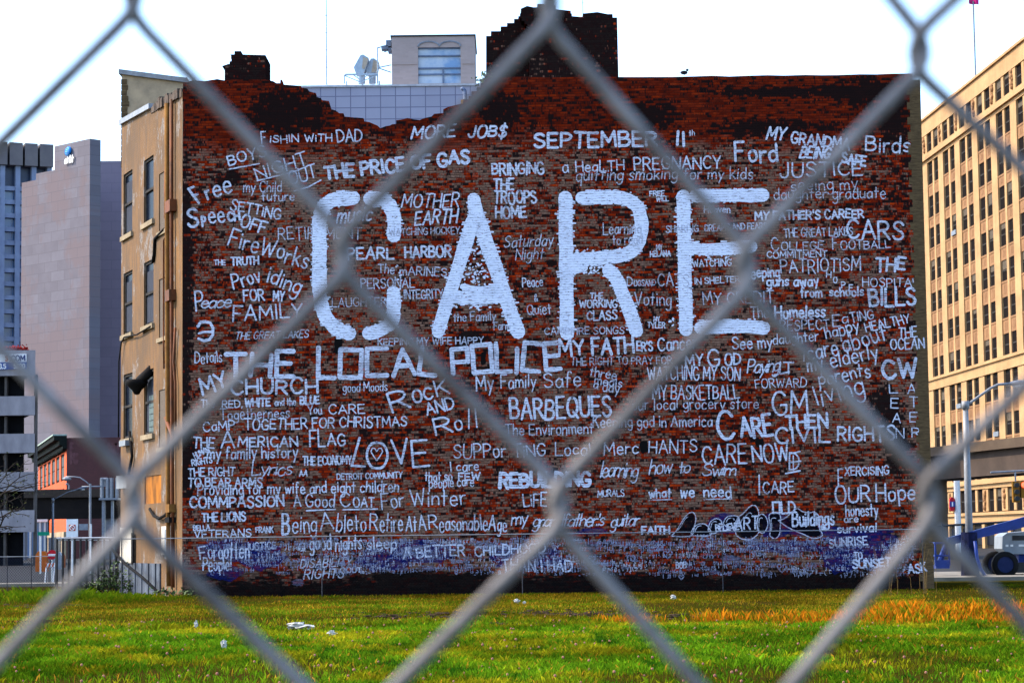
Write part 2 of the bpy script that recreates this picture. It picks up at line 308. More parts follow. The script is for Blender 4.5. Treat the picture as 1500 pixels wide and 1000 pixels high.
for (t0, t1, z0, z1) in sash:
    m = MB(); m.obox(FA, t0 - .15, t1 + .15, z0 - .16, z0 - .003, -.1, .09); sill = m.build('sill', M_STONE, bld)
    m = MB(); zm = (z0 + z1) / 2; o = -.05
    m.obox(FA, t0 + .004, t0 + .07, z0, z1 - .004, o - .06, o); m.obox(FA, t1 - .07, t1 - .004, z0, z1 - .004, o - .06, o)
    m.obox(FA, t0 + .071, t1 - .071, z1 - .08, z1 - .004, o - .06, o); m.obox(FA, t0 + .071, t1 - .071, z0, z0 + .09, o - .06, o); m.obox(FA, t0 + .071, t1 - .071, zm - .04, zm + .04, o - .06, o + .02)
    wn = m.build('window', M_FRAME, bld)
    m = MB(); m.obox(FA, t0 + .05, t1 - .05, z0 + .05, z1 - .05, -.125, -.095); m.build('pane', M_GLASS, wn)
    if rnd.random() < .6:
        m = MB(); m.obox(FA, t0 + .3, t1 - .08, z0 + .12, z1 - .3, -.093, -.088); m.build('curtain', plain('grey_curtain', (.05, .055, .075), (.025, .03, .04), 8, stretch=(6, 6, .4)), wn)
M_BOARD = plain('grey_boarding', (.13, .105, .085), (.085, .07, .058), 3, .9, stretch=(1, 1, 20)); M_PLY = plain('orange_plywood', (.36, .13, .02), (.12, .05, .015), 2.5, .8, stretch=(1, 1, .4))
for k, (t0, t1, z0, z1) in enumerate(boards):
    m = MB(); m.obox(FA, t0 + .003, t1 - .003, z0 + .003, z1 - .003, -.08, -.03)
    m.build('boarded_window', M_PLY if k == 3 else M_BOARD, bld, 'orange plywood over the lowest opening' if k == 3 else None)
    if k < 3: m = MB(); m.obox(FA, t0 - .1, t1 + .1, z0 - .13, z0 - .003, -.1, .07); m.build('sill', M_STONE, bld)
mb = MB()                                            # coping: tin at the far half, broken near the corner
c0, c1 = FA.tz(222, 150)[0], fl
mb.hexa([FA.pt(c0, zt0 + (zt1 - zt0) * c0 / fl + .0, .1), FA.pt(c1, zt1, .1), FA.pt(c1, zt1, -.3), FA.pt(c0, zt0 + (zt1 - zt0) * c0 / fl, -.3), FA.pt(c0, zt0 + (zt1 - zt0) * c0 / fl + .17, .1), FA.pt(c1, zt1 + .17, .1), FA.pt(c1, zt1 + .17, -.3), FA.pt(c0, zt0 + (zt1 - zt0) * c0 / fl + .17, -.3)])
mb.build('coping', M_LINT, bld)
mb = MB(); n = 14
for k in range(n):
    a0, a1 = .05 + (c0 - .05) * k / n, .05 + (c0 - .05) * (k + 1) / n; zz = zt0 + (zt1 - zt0) * a0 / fl
    mb.obox(FA, a0, a1 - .01, zz - .15, zz + rnd.uniform(.02, .2), -.25, rnd.uniform(.02, .1))
mb.build('broken_cornice', plain('crumbled_cornice', (.12, .09, .07), (.045, .035, .03), 4, bump=.6), bld)
# pipes, conduits and boxes on the facade
M_RUST = plain('rusty_pipe', (.17, .05, .015), (.07, .028, .012), 4, .7, .3, stretch=(1, 1, .5)); M_OCHP = plain('ochre_pipe', (.22, .11, .03), (.13, .06, .02), 3)
M_CABLE = plain('black_cable', (.012, .011, .011)); M_BOXM = plain('grey_metal_box', (.2, .22, .25), (.13, .14, .17), 5, .5, .4)
def fpipe(name, pts, r, mat, out=.1):
    m = MB(); m.tube([FA.pt(*FA.tz(x, y), out) for x, y in pts], r, 8); return m.build(name, mat, bld, smooth=True)
fpipe('downspout', [(249, 152), (249.5, 300), (250, 500), (251, 700), (252, 858)], .075, M_OCHP)
fpipe('downspout', [(256, 146), (256, 300), (256.5, 500), (257, 700), (258, 860)], .06, M_RUST)
fpipe('conduit', [(245, 240), (244.5, 320), (249, 328), (247, 345), (243, 352), (243, 500), (243.5, 540)], .03, M_RUST, .07)
fpipe('conduit', [(261, 480), (258.5, 530), (261, 560), (261.5, 625)], .04, M_RUST, .09)
fpipe('conduit', [(248, 612), (256, 632), (261, 650)], .06, M_RUST, .12)
fpipe('conduit', [(243, 336), (229, 350), (228, 372), (226, 384)], .05, M_CABLE, .05)
fpipe('cable', [(225, 478), (205, 490), (186, 494), (182, 502), (178.5, 530), (178, 640)], .025, M_CABLE, .1)
fpipe('cable', [(193, 632), (196, 655), (197, 668), (192, 695)], .05, M_CABLE, .08)
fpipe('cable', [(224, 745), (230, 755), (238, 759), (247, 754), (254, 745)], .05, M_CABLE, .1)
fpipe('cable', [(177.5, 802), (200, 826), (225, 845), (250, 868)], .045, M_CABLE, .35)
for x0, x1, y0, y1, mat in ((252, 259, 294, 311, M_RUST), (252, 258, 425, 441, M_RUST), (184, 193, 645, 653, M_BOXM), (180, 195, 696, 715, M_BOXM), (253, 258, 738, 750, M_OCHP), (252, 258, 757, 765, M_CABLE)):
    t0, t1, z0, z1 = frect(x0, x1, y0, y1); m = MB(); m.obox(FA, t0, t1, z0, z1, .003, .22); m.build('junction_box', mat, bld)
m = MB(); cpt = FA.pt(*FA.tz(214, 562), .3)          # black bowl-shaped hood before the glass-block window
m.add(*(lambda vs, fs: (vs, fs))([cpt + Vector((math.cos(6.2832 * j / 14) * r, math.sin(6.2832 * j / 14) * r, h)) * .8 for r, h in ((.42, .16), (.46, .04), (.38, -.08), (.2, -.25), (.1, -.42), (.02, -.44)) for j in range(14)], [(i * 14 + j, i * 14 + (j + 1) % 14, (i + 1) * 14 + (j + 1) % 14, (i + 1) * 14 + j) for i in range(5) for j in range(14)] + [tuple(range(13, -1, -1))]))
m.tube([cpt + Vector((.1, .05, .1)), FA.pt(*FA.tz(219, 547), .05), FA.pt(*FA.tz(219, 540), -.1)], .16, 10); m.build('vent_hood', M_CABLE, bld, smooth=True)
t0, t1, z0, z1 = frect(216, 225, 578, 634); m = MB()
for i in range(3):
    for j in range(6): m.obox(FA, t0 + (t1 - t0) * i / 3 + .01, t0 + (t1 - t0) * (i + 1) / 3 - .01, z0 + (z1 - z0) * j / 6 + .01, z0 + (z1 - z0) * (j + 1) / 6 - .01, -.087, -.05)
m.build('glass_blocks', plain('glass_block', (.07, .11, .105), (.035, .06, .06), 6, .6), bld)
M_WDOOR = plain('dirty_white_panel', (.5, .47, .42), (.33, .29, .24), 1.6, .7, stretch=(1, 1, .4))
t0, t1, z0, z1 = frect(239, 256, 770, 812); m = MB(); m.obox(FA, t0, t1, z0, z1, .004, .06); dr = m.build('white_panel', M_WDOOR, bld)
t0, t1, z0, z1 = frect(178, 196, 772, 825); m = MB(); m.obox(FA, t0, t1, z0, z1, .004, .05); m.build('white_panel', M_WDOOR, bld)
t0, t1, z0, z1 = frect(247, 252, 775, 818); m = MB(); m.obox(FA, t0, t1, z0, z1, .07, .13); m.build('door_frame', M_BOXM, bld)
t0, t1, z0, z1 = frect(177.6, 236, 826, 864); m = MB()
for k in range(12): m.obox(FA, t0 + (t1 - t0) * k / 12, t0 + (t1 - t0) * (k + .92) / 12, 0, 1.0, .003, .05 + .03 * (k % 2))
m.build('tin_plinth', plain('blue_grey_tin', (.1, .12, .16), (.03, .035, .05), 2.5, .6, .3, stretch=(1, 1, .4)), bld)
m = MB(); t0, t1, z0, z1 = frect(196.5, 199, 780, 826); m.obox(FA, t0, t1, z0, z1, .05, .1); m.build('post', M_CABLE, bld)
# rear parapet wall rising behind the facade
RY = B.y + .15; m = MB()
q = [(P(x, y, RY).x, P(x, y, RY).z) for x, y in ((178.3, 240), (178.3, 109), (275, 122), (275, 240))]
m.prism([(x, RY, z) for x, z in q], (0, .4, 0)); rp = m.build('rear_parapet', plain('grey_beige_render', (.40, .29, .18), (.27, .20, .13), 2.2, .9, bump=.3), bld)
m = MB(); z0 = P(178, 109, RY).z; z1 = P(275, 122, RY).z; x0, x1 = P(178, 109, RY).x, P(275, 122, RY).x
m.hexa([(x0 - .08, RY - .12, z0), (x1, RY - .12, z1), (x1, RY + .5, z1), (x0 - .08, RY + .5, z0), (x0 - .08, RY - .12, z0 + .16), (x1, RY - .12, z1 + .16), (x1, RY + .5, z1 + .16), (x0 - .08, RY + .5, z0 + .16)])
m.build('coping', M_LINT, bld)
m = MB()
for k in range(16):
    za = P(178, 109, RY).z - .35 - k * .19; m.box((x0 - .004 - rnd.uniform(0, .01), RY - .03, za), (x0 + rnd.uniform(.17, .28), RY - .002, za + .17))
m.build('quoin_strip', M_PIER, bld)
for x, y in ((705, 108), (709, 101), (703, 112)):    # weeds rooted in the broken parapet
    pass
# flat dark patches painted for the shade inside holes in the wall
m = MB()
for x0, x1, y0, y1 in ((489, 502, 494, 521), (937, 950, 644, 664), (1106, 1119, 641, 655), (704, 712, 515, 535)):
    a, b = W(x0, y1), W(x1, y0); n = 14; ring = []
    for k in range(n):
        an = 6.2832 * k / n; r = 1 / max(abs(math.cos(an)), abs(math.sin(an))) * rnd.uniform(.8, 1.05)
        ring.append(((a.x + b.x) / 2 + math.cos(an) * r * (b.x - a.x) / 2, WY - .0012, (a.z + b.z) / 2 + math.sin(an) * r * (b.z - a.z) / 2))
    m.add(ring, [tuple(range(n))])
m.build('painted_hole', plain('hole_dark', (.006, .005, .005)), wall)
# ---------------------------------------------------------------- hand lettering: one-stroke alphabet, '~' = curved stroke
FONT = {
'A': (.7, '0,0 .35,1|.35,1 .7,0|.13,.36 .57,.36'), 'B': (.6, '0,0 0,1|~0,.99 .4,.97 .52,.76 .38,.56 .02,.53|~.02,.53 .45,.5 .6,.27 .42,.03 0,.01'),
'C': (.64, '~.62,.82 .45,.99 .2,.95 .03,.65 .03,.35 .2,.05 .45,.01 .63,.17'), 'D': (.64, '0,0 0,1|~0,.99 .35,.96 .62,.7 .62,.3 .35,.04 0,.01'),
'E': (.55, '0,0 0,1|0,1 .52,1|0,0 .55,0|0,.52 .44,.52'), 'F': (.52, '0,0 0,1|0,1 .54,1|0,.52 .42,.52'),
'G': (.68, '~.63,.82 .45,.99 .2,.95 .03,.65 .03,.35 .2,.05 .45,.01 .63,.15 .66,.42|.66,.42 .4,.42'), 'H': (.62, '0,0 0,1|.62,0 .62,1|0,.5 .62,.5'),
'I': (.1, '.05,0 .05,1'), 'J': (.5, '~.45,1 .45,.3 .36,.05 .2,0 .06,.08 0,.25'), 'K': (.6, '0,0 0,1|.56,1 .02,.42|.2,.58 .6,0'), 'L': (.52, '0,1 0,0|0,0 .54,0'),
'M': (.8, '0,0 .06,1|.06,1 .4,.3|.4,.3 .74,1|.74,1 .8,0'), 'N': (.64, '0,0 0,1|0,1 .63,0|.64,0 .64,1'), 'O': (.7, '~.35,1 .12,.9 0,.5 .12,.1 .35,0 .58,.1 .7,.5 .58,.9 .33,1'),
'P': (.56, '0,0 0,1|~0,.99 .38,.97 .56,.74 .4,.5 0,.47'), 'Q': (.72, '~.35,1 .12,.9 0,.5 .12,.1 .35,0 .58,.1 .7,.5 .58,.9 .33,1|.42,.25 .74,-.08'),
'R': (.6, '0,0 0,1|~0,.99 .38,.97 .55,.75 .4,.52 0,.49|.25,.5 .6,0'), 'S': (.58, '~.56,.84 .38,1 .12,.94 .06,.72 .25,.55 .48,.42 .56,.2 .4,.02 .15,.02 .02,.18'),
'T': (.6, '.3,0 .3,1|0,1 .62,1'), 'U': (.62, '~0,1 0,.35 .1,.06 .31,0 .52,.06 .62,.35 .62,1'), 'V': (.66, '0,1 .33,0|.33,0 .66,1'), 'W': (.9, '0,1 .22,0|.22,0 .45,.75|.45,.75 .68,0|.68,0 .9,1'),
'X': (.62, '0,0 .62,1|0,1 .62,0'), 'Y': (.62, '0,1 .31,.48|.62,1 .31,.48|.31,.48 .29,0'), 'Z': (.6, '0,1 .6,1|.6,1 0,0|0,0 .6,0'),
'a': (.46, '~.44,.5 .25,.6 .05,.45 .03,.15 .18,0 .36,.1 .44,.3|.45,.59 .46,.02'), 'b': (.46, '0,1 0,0|~0,.42 .2,.6 .42,.5 .45,.2 .25,0 0,.1'), 'c': (.44, '~.42,.5 .25,.6 .05,.46 .03,.15 .2,0 .43,.1'),
'd': (.46, '.45,1 .45,0|~.45,.45 .25,.6 .03,.45 .03,.15 .2,0 .45,.14'), 'e': (.46, '.04,.33 .43,.33|~.44,.33 .4,.53 .23,.62 .06,.5 .01,.28 .08,.07 .25,-.01 .44,.09'), 'f': (.34, '~.36,.9 .25,1 .14,.9 .12,.6 .12,0|0,.58 .3,.58'),
'g': (.46, '~.44,.48 .25,.6 .05,.46 .03,.2 .2,.03 .44,.16|~.45,.59 .45,-.1 .35,-.32 .15,-.35 .02,-.25'), 'h': (.43, '0,1 0,0|~0,.38 .2,.6 .38,.52 .42,.3 .42,0'), 'i': (.08, '.04,.58 .04,0|.04,.8 .04,.85'),
'j': (.2, '~.16,.58 .16,-.2 .05,-.33 -.05,-.25|.16,.8 .16,.85'), 'k': (.42, '0,1 0,0|.38,.58 .02,.25|.13,.34 .42,0'), 'l': (.08, '.04,1 .04,0'), 'm': (.7, '0,.6 0,0|~0,.4 .16,.6 .31,.5 .34,0|~.35,.4 .5,.6 .66,.5 .7,0'),
'n': (.42, '0,.6 0,0|~0,.38 .2,.6 .38,.52 .42,.3 .42,0'), 'o': (.46, '~.23,.6 .05,.5 .02,.28 .1,.05 .25,0 .42,.12 .45,.35 .38,.55 .21,.6'), 'p': (.46, '0,.6 0,-.35|~0,.42 .2,.6 .42,.5 .45,.2 .25,0 0,.1'),
'q': (.46, '.45,.6 .45,-.35|~.45,.45 .25,.6 .03,.45 .03,.15 .2,0 .45,.14'), 'r': (.32, '0,.6 0,0|~0,.35 .12,.55 .32,.58'), 's': (.38, '~.37,.52 .22,.6 .05,.5 .1,.34 .3,.25 .36,.1 .2,0 .02,.08'), 't': (.34, '.15,.95 .15,.02|0,.6 .34,.6'),
'u': (.43, '~0,.6 0,.2 .08,.02 .22,0 .4,.2|.42,.6 .43,0'), 'v': (.42, '0,.6 .2,0|.2,0 .42,.6'), 'w': (.6, '0,.6 .15,0|.15,0 .3,.5|.3,.5 .45,0|.45,0 .6,.6'), 'x': (.4, '0,0 .4,.6|0,.6 .4,0'), 'y': (.44, '0,.6 .22,.05|.44,.6 .1,-.35'), 'z': (.4, '0,.6 .4,.6|.4,.6 0,0|0,0 .4,0'),
'1': (.12, '.06,0 .06,1'), '&': (.5, '~.5,.05 .15,.6 .12,.85 .28,1 .38,.8 .1,.4 .05,.15 .2,0 .5,.35'), "'": (.08, '.04,1 .04,.75'), '!': (.08, '.04,1 .04,.3|.04,.08 .04,.03'), '.': (.08, '.04,.05 .05,.0'), ',': (.1, '.06,.08 0,-.15'),
'$': (.58, '~.56,.84 .38,1 .12,.94 .06,.72 .25,.55 .48,.42 .56,.2 .4,.02 .15,.02 .02,.18|.34,1.2 .26,-.2'), '2': (.55, '~.03,.8 .2,1 .45,.95 .5,.7 .25,.35 0,.02|0,0 .56,0'), '0': (.6, '~.3,1 .1,.9 0,.5 .1,.1 .3,0 .5,.1 .6,.5 .5,.9 .28,1'),
'3': (.55, '~.03,.88 .25,1 .5,.85 .45,.6 .2,.52|~.2,.52 .52,.45 .55,.15 .3,0 .02,.12'), '5': (.55, '.5,1 .08,1|~.08,1 .05,.58 .3,.62 .54,.4 .5,.12 .25,0 .02,.12'), '8': (.55, '~.28,.53 .06,.7 .12,.95 .3,1 .48,.9 .48,.68 .28,.53 .04,.35 .05,.08 .28,0 .5,.08 .52,.35 .28,.53'),
'/o': (.7, '0,0 0,1|0,1 .7,1|.7,1 .7,0|.7,0 0,0'), '/c': (.66, '.66,1 0,1|0,1 0,0|0,0 .66,0'), '/p': (.6, '0,0 0,1|0,1 .6,1|.6,1 .6,.45|.6,.45 0,.45'), '/u': (.6, '0,1 0,0|0,0 .6,0|.6,0 .6,1')}
STROKES = {}
def strokes(ch):
    if ch not in STROKES:
        out = []
        for s in FONT[ch][1].split('|'):
            cv = s[0] == '~'; out.append((cv, [tuple(map(float, p.split(','))) for p in s.lstrip('~').split()]))
        STROKES[ch] = out
    return STROKES[ch]
def catmull(p, n=4):
    q = []
    for i in range(len(p) - 1):
        a, b, c, d = p[max(i - 1, 0)], p[i], p[i + 1], p[min(i + 2, len(p) - 1)]
        for k in range(n):
            u = k / n; q.append(tuple(.5 * (2 * b[j] + (c[j] - a[j]) * u + (2 * a[j] - 5 * b[j] + 4 * c[j] - d[j]) * u * u + (3 * b[j] - a[j] - 3 * c[j] + d[j]) * u ** 3) for j in (0, 1)))
    return q + [p[-1]]
LAYER = [0]
def ribbon(mb, pts, w, mi=0, rough=.14, layer=None):
    """flat brush stroke with round ends on the wall; pts in wall metres (x, z)"""
    # resample
    q = [pts[0]]
    for a, b in zip(pts, pts[1:]):
        L = math.hypot(b[0] - a[0], b[1] - a[1]); n = max(1, min(24, int(L / (w * .9))))
        q += [(a[0] + (b[0] - a[0]) * k / n, a[1] + (b[1] - a[1]) * k / n) for k in range(1, n + 1)]
    LAYER[0] = (LAYER[0] + 1) % 60; y = WY - .004 - (LAYER[0] if layer is None else layer) * .0003
    L, R = [], []; ph = rnd.random() * 9
    for i, p in enumerate(q):
        a, b = q[max(i - 1, 0)], q[min(i + 1, len(q) - 1)]; dx, dz = b[0] - a[0], b[1] - a[1]; l = math.hypot(dx, dz) or 1e-6
        nx, nz = -dz / l, dx / l; h = w / 2 * (1 + rough * (rnd.random() - .5) * 2)
        L.append((p[0] + nx * h, y, p[1] + nz * h)); h = w / 2 * (1 + rough * (rnd.random() - .5) * 2); R.append((p[0] - nx * h, y, p[1] - nz * h))
    def cap(p, a, b):   # half disc from a round to b
        n = 5; a0 = math.atan2(a[2] - p[1], a[0] - p[0]); r = math.hypot(a[2] - p[1], a[0] - p[0])
        return [(p[0] + math.cos(a0 + math.pi * k / n) * r, y, p[1] + math.sin(a0 + math.pi * k / n) * r) for k in range(1, n)]
    n = len(q); vs = L + R; fs = [(i, i + 1, n + i + 1, n + i) for i in range(n - 1)]
    c0 = cap(q[0], L[0], R[0]); c1 = cap(q[-1], R[-1], L[-1]); k = len(vs); vs += c0 + c1
    fs += [tuple([0, n] + [k + i for i in range(len(c0) - 1, -1, -1)])] + [tuple([2 * n - 1, n - 1] + [k + len(c0) + i for i in range(len(c1) - 1, -1, -1)])]
    mb.add(vs, fs, mi)
def onwall(x, y): q = W(x, y); return (q.x, q.z)
def lay(mb, text, x0, y0, x1, y1, h, sw, shear=0.0, jit=1.0, to=None, blk=False, script=False):
    """write text so that its baseline runs from pixel (x0,y0) to (x1,y1) of the survey photo, carried onto the wall plane"""
    to = to or onwall; a, b = to(x0, y0), to(x1, y1); m = .0204
    dx, dz = b[0] - a[0], b[1] - a[1]; L = math.hypot(dx, dz); ux, uz = dx / L, dz / L; H = h * m; wd = sw * m * (.86 if to.__name__ == 'onwall' else 1)
    items = []; t = 0.0
    for ch in text:
        if ch == ' ': t += .36; continue
        key = ch
        if blk and ch in 'OCPU': key = '/' + ch.lower()
        items.append((key, t)); t += FONT[key][0] + (.06 if script else .2)
    T = max(t - (.06 if script else .2), .05); sx = (L - wd) / T if T > .15 else H; gx = wd / 2
    prev = None
    for key, x in items:
        an = rnd.gauss(0, .05) * jit; dy = rnd.gauss(0, .035) * jit; sc = 1 + rnd.gauss(0, .055) * jit; aw = FONT[key][0] / 2
        for cv, ps in strokes(key):
            pts = []
            for (px, pz) in (catmull(ps) if cv else ps):
                gx_, gz_ = px - aw, (pz - .4) * sc
                rx, rz = gx_ * math.cos(an) - gz_ * math.sin(an) * H / max(sx, 1e-3), gx_ * math.sin(an) * min(1, sx / H) + gz_ * math.cos(an)
                X = (x + aw + rx) * sx + gx + (rz + .4) * H * shear; Z = (rz + .4 + dy) * H
                pts.append((a[0] + ux * X - uz * Z, a[1] + uz * X + ux * Z))
            ribbon(mb, pts, wd)
        if script and prev is not None:   # joining hairline
            p, q = prev, (a[0] + ux * (x * sx + gx) - uz * .18 * H, a[1] + uz * (x * sx + gx) + ux * .18 * H)
            if math.hypot(p[0] - q[0], p[1] - q[1]) < H: ribbon(mb, [p, q], wd * .7)
        e = (x + FONT[key][0]) * sx + gx; prev = (a[0] + ux * e - uz * .05 * H, a[1] + uz * e + ux * .05 * H)
WORDS = []      # (label, extent, mesh builder, material)
def say(label, *runs, thin=None, extra=()):
    mb = MB()
    for r in runs:
        kw = r[7] if len(r) > 7 else {}; lay(mb, *r[:7], **kw)
    for pts, sw in extra: ribbon(mb, [(W(x, y).x, W(x, y).z) for x, y in pts], sw * .0204)
    sw = max([r[6] for r in runs] + [e[1] for e in extra]); ext = max([r[5] for r in runs] or [40]) * sum(abs(r[3] - r[1]) for r in runs)
    WORDS.append((label, ext, mb, M_PAINT if sw >= 2.3 or thin is False else M_THIN if sw >= 2 else rnd.choice((M_THIN, M_FADE))))
I = dict(shear=.22); K = dict(blk=True); S = dict(script=True, shear=.25)
say('FISHIN WITH DAD', ('F', 382, 210, 390, 210, 17, 2.2), ('iSHIN', 395, 209, 438, 208, 11, 2.1), ('WiTH', 446, 208, 487, 207, 11, 2.1), ('DAD', 493, 208, 531, 207, 17, 2.6))
say('BOYS NIGHT OUT with underlines', ('BOYS', 335, 244, 392, 228, 16, 2.8), ('NIGHT', 376, 263, 452, 240, 18, 2.5), ('OUT', 426, 272, 466, 259, 19, 2.5), extra=[([(336, 248), (380, 240)], 2), ([(377, 265), (430, 252), (450, 244)], 2), ([(431, 280), (452, 274), (470, 264)], 2)])
say('THE PRICE OF GAS', ('THE PRICE OF GAS', 475, 263, 690, 238, 19, 5.2))
say('Free Speech', ('F', 290, 299, 301, 295, 26, 4.4, dict(shear=-.3)), ('r', 303, 293, 311, 290, 22, 4), ('ee', 313, 289, 342, 282, 26, 3.4), ('S', 274, 333, 293, 331, 27, 4.6), ('P', 296, 332, 304, 330, 15, 3.8), ('ee', 306, 328, 331, 324, 24, 3.3), ('CH', 333, 324, 353, 321, 13, 4))
say('my child future', ('my Child', 356, 281, 413, 281, 15, 2), ('future', 383, 294, 432, 294, 13, 2))
say('SETTING OFF FireWorks sloping down', ('SETTiNG', 336, 307, 411, 322, 15, 2.6), ('OFF', 350, 331, 388, 343, 18, 3.4), ('FireWorks', 333, 358, 450, 394, 25, 3))
say('RETIREMENT', ('RETIREMENT', 407, 351, 530, 350, 18, 2))
say('music', ('music', 492, 325, 545, 323, 22, 3.2, I))
say('MORE JOB$', ('MORE', 601, 204, 667, 201, 18, 3.6, I), ('JOB$', 684, 202, 742, 201, 18, 3.8, I))
say('SEPTEMBER 11th', ('SEPTEMBER', 781, 216, 964, 213, 21, 4.7), ('11', 989, 213, 1005, 213, 20, 4.7), ('th', 1009, 199, 1018, 199, 8, 1.5), thin=False)
say('BRINGING THE TROOPS HOME in four lines', ('BRINGING', 720, 257, 798, 254, 17, 3.4), ('THE', 722, 278, 754, 278, 17, 3.4), ('TROOPS', 723, 298, 787, 297, 17, 3.4), ('HOME', 725, 320, 772, 319, 17, 3.4))
say('MOTHER EARTH', ('MOTHER', 587, 305, 672, 302, 19, 2.6, I), ('EARTH', 606, 330, 670, 326, 20, 3.2, I))
say('WATCHING HOCKEY', ('WATCHING HOCKEY', 570, 345, 674, 342, 10, 1.9))
say('PEARL HARBOR', ('PEARL', 508, 380, 578, 378, 17, 3.4), ('HARBOR', 592, 377, 662, 376, 16, 3.6))
say('Saturday Night', ('Saturday', 737, 363, 810, 359, 17, 1.9, I), ('Night', 754, 380, 796, 379, 16, 1.9, I))
say('a Health Pregnancy', ('a', 823, 252, 833, 252, 17, 2.2), ('HeaLTH', 843, 252, 915, 249, 15, 2.3), ('PREGNANCY', 928, 249, 1057, 247, 18, 2.8))
say('quitting smoking for my kids', ('quitting smoking for my kids', 843, 264, 1103, 262, 17, 2.1, dict(shear=.1)))
say('FREE WILL', ('FREE', 951, 287, 974, 287, 7, 2), ('WILL', 961, 295, 980, 294, 7, 2))
say('Heaven', ('Heaven', 1031, 312, 1070, 311, 10, 1.9))
say('Learning to read', ('Learning', 883, 343, 940, 342, 16, 2), ('to read', 897, 359, 942, 357, 14, 2))
say('SHARING DREAMS AND FEARS', ('SHARING', 975, 341, 1024, 339, 10, 2), ('DREAMS AND FEARS', 1032, 338, 1124, 335, 9, 1.8))
say('MY HELANA', ('MY', 961, 366, 971, 365, 7, 1.8), ('HELANA', 952, 376, 983, 375, 8, 2))
say(None, ('F', 1076, 237, 1092, 236, 27, 4.2), ('ord', 1095, 236, 1140, 236, 25, 4.2))
say('MY GRANDMA BEING SAFE slanting down', ('MY', 1121, 204, 1150, 205, 18, 3.6, I), ('GRANDMA', 1157, 208, 1245, 220, 16, 3.4), ('BEING', 1170, 231, 1216, 233, 16, 3.8, I), ('SAFE', 1231, 238, 1269, 243, 14, 3.8))
say('Birds', ('Birds', 1267, 223, 1334, 224, 23, 3.2))
say('JUSTICE', ('JUSTICE', 1142, 259, 1264, 257, 20, 2.9))
say('seeing my daughter graduate', ('seeing my', 1158, 280, 1257, 277, 17, 1.9), ('daughter graduate', 1133, 292, 1298, 290, 16, 1.9))
say("MY FATHER'S CAREER", ("MY FATHER'S CAREER", 1105, 322, 1266, 319, 12, 3))
say('THE GREAT LAKES beside CARS', ('THE GREAT LAKES', 1148, 347, 1250, 345, 12, 2))
say('CARS', ('CARS', 1239, 350, 1325, 351, 27, 4))
say('COLLEGE FOOTBALL', ('C', 1129, 367, 1141, 367, 18, 2), ('OLLEGE', 1144, 367, 1207, 365, 12, 2), ('F', 1219, 365, 1227, 365, 17, 2), ('OOTBALL', 1231, 365, 1305, 363, 12, 2))
say('COMMITMENT', ('COMMITMENT', 1123, 378, 1212, 376, 9, 1.8))
say('PATRIOTISM', ('PATRIOTISM', 1143, 400, 1262, 396, 19, 2.3))
say('THE HOSPITAL BILLS', ('THE', 1282, 397, 1328, 396, 19, 4.2), ('HOSPITAL', 1263, 420, 1346, 420, 13, 1.7), ('BILLS', 1272, 448, 1343, 445, 24, 4.6))
say('keeping guns away from schools', ('keeping', 1092, 408, 1143, 405, 15, 3), ('guns away', 1122, 419, 1200, 418, 15, 3), ('from', 1172, 435, 1205, 435, 13, 2.8), ('schools', 1214, 434, 1266, 433, 13, 2.8))
say('HOPE in falling letters', ('H', 1210, 406, 1218, 406, 8, 1.8), ('O', 1220, 414, 1227, 414, 8, 1.8), ('P', 1232, 422, 1239, 422, 9, 1.8), ('E', 1243, 426, 1250, 426, 9, 1.8))
say('MY CREDIT', ('MY CREDIT', 1029, 446, 1134, 443, 17, 2.1))
say('The Homeless', ('The', 1099, 466, 1127, 465, 16, 2.4), ('Homeless', 1134, 465, 1210, 464, 17, 3.4))
say('RESPECT Eating', ('RESPECT', 1142, 484, 1216, 482, 15, 2), ('Ea', 1220, 478, 1244, 474, 15, 2.2), ('TING', 1246, 472, 1281, 466, 13, 2.2))
say('daughter happy HEALTHY', ('daughter', 1132, 504, 1200, 499, 15, 2), ('happy', 1210, 496, 1260, 483, 18, 2.4), ('HEALTHY', 1268, 486, 1334, 472, 13, 2.2))
say('THE OCEAN', ('THE', 1316, 494, 1344, 493, 14, 2.4), ('OCEAN', 1304, 512, 1355, 510, 15, 2.4))
say('I care about my elderly parents living', ('I', 1176, 528, 1178, 528, 16, 2.2), ('care', 1184, 529, 1230, 518, 24, 2.8), ('about', 1236, 516, 1301, 497, 24, 2.8), ('my', 1184, 546, 1208, 540, 22, 2.6), ('elderly', 1217, 539, 1288, 524, 22, 2.6), ('parents', 1200, 564, 1276, 550, 20, 2.6), ('living', 1196, 594, 1268, 576, 28, 2.8))
say('CLEAN WATER, the first letters large', ('CW', 1291, 555, 1345, 553, 26, 5.6), *[(c, x, y, x + 13, y, 14, 2) for c, x, y in (('L', 1302, 576), ('E', 1304, 597), ('A', 1307, 618), ('N', 1312, 641), ('A', 1329, 576), ('T', 1332, 596), ('E', 1332, 617), ('R', 1335, 640))], thin=False)
say('See my', ('See my', 1072, 511, 1132, 508, 17, 2.5))
say('MY GOD', ('MY', 1003, 536, 1031, 535, 16, 3), ('G', 1036, 538, 1056, 537, 24, 3.4), ('OD', 1061, 535, 1086, 534, 17, 3.2))
say('Paying IT FORWARD', ('Paying', 1093, 546, 1142, 544, 20, 2.4, S), ('IT', 1140, 546, 1163, 547, 17, 2.8), ('FORWARD', 1106, 568, 1182, 566, 13, 1.7), extra=[([(1134, 549), (1154, 545)], 2.4)], thin=False)
say("MY FATHER'S Cancer", ('MY', 818, 523, 858, 520, 24, 4.2), ('FATH', 866, 519, 930, 516, 23, 4.6), ("ER'S", 932, 514, 957, 513, 13, 3), ('Cancer', 963, 513, 1022, 510, 19, 2.8))
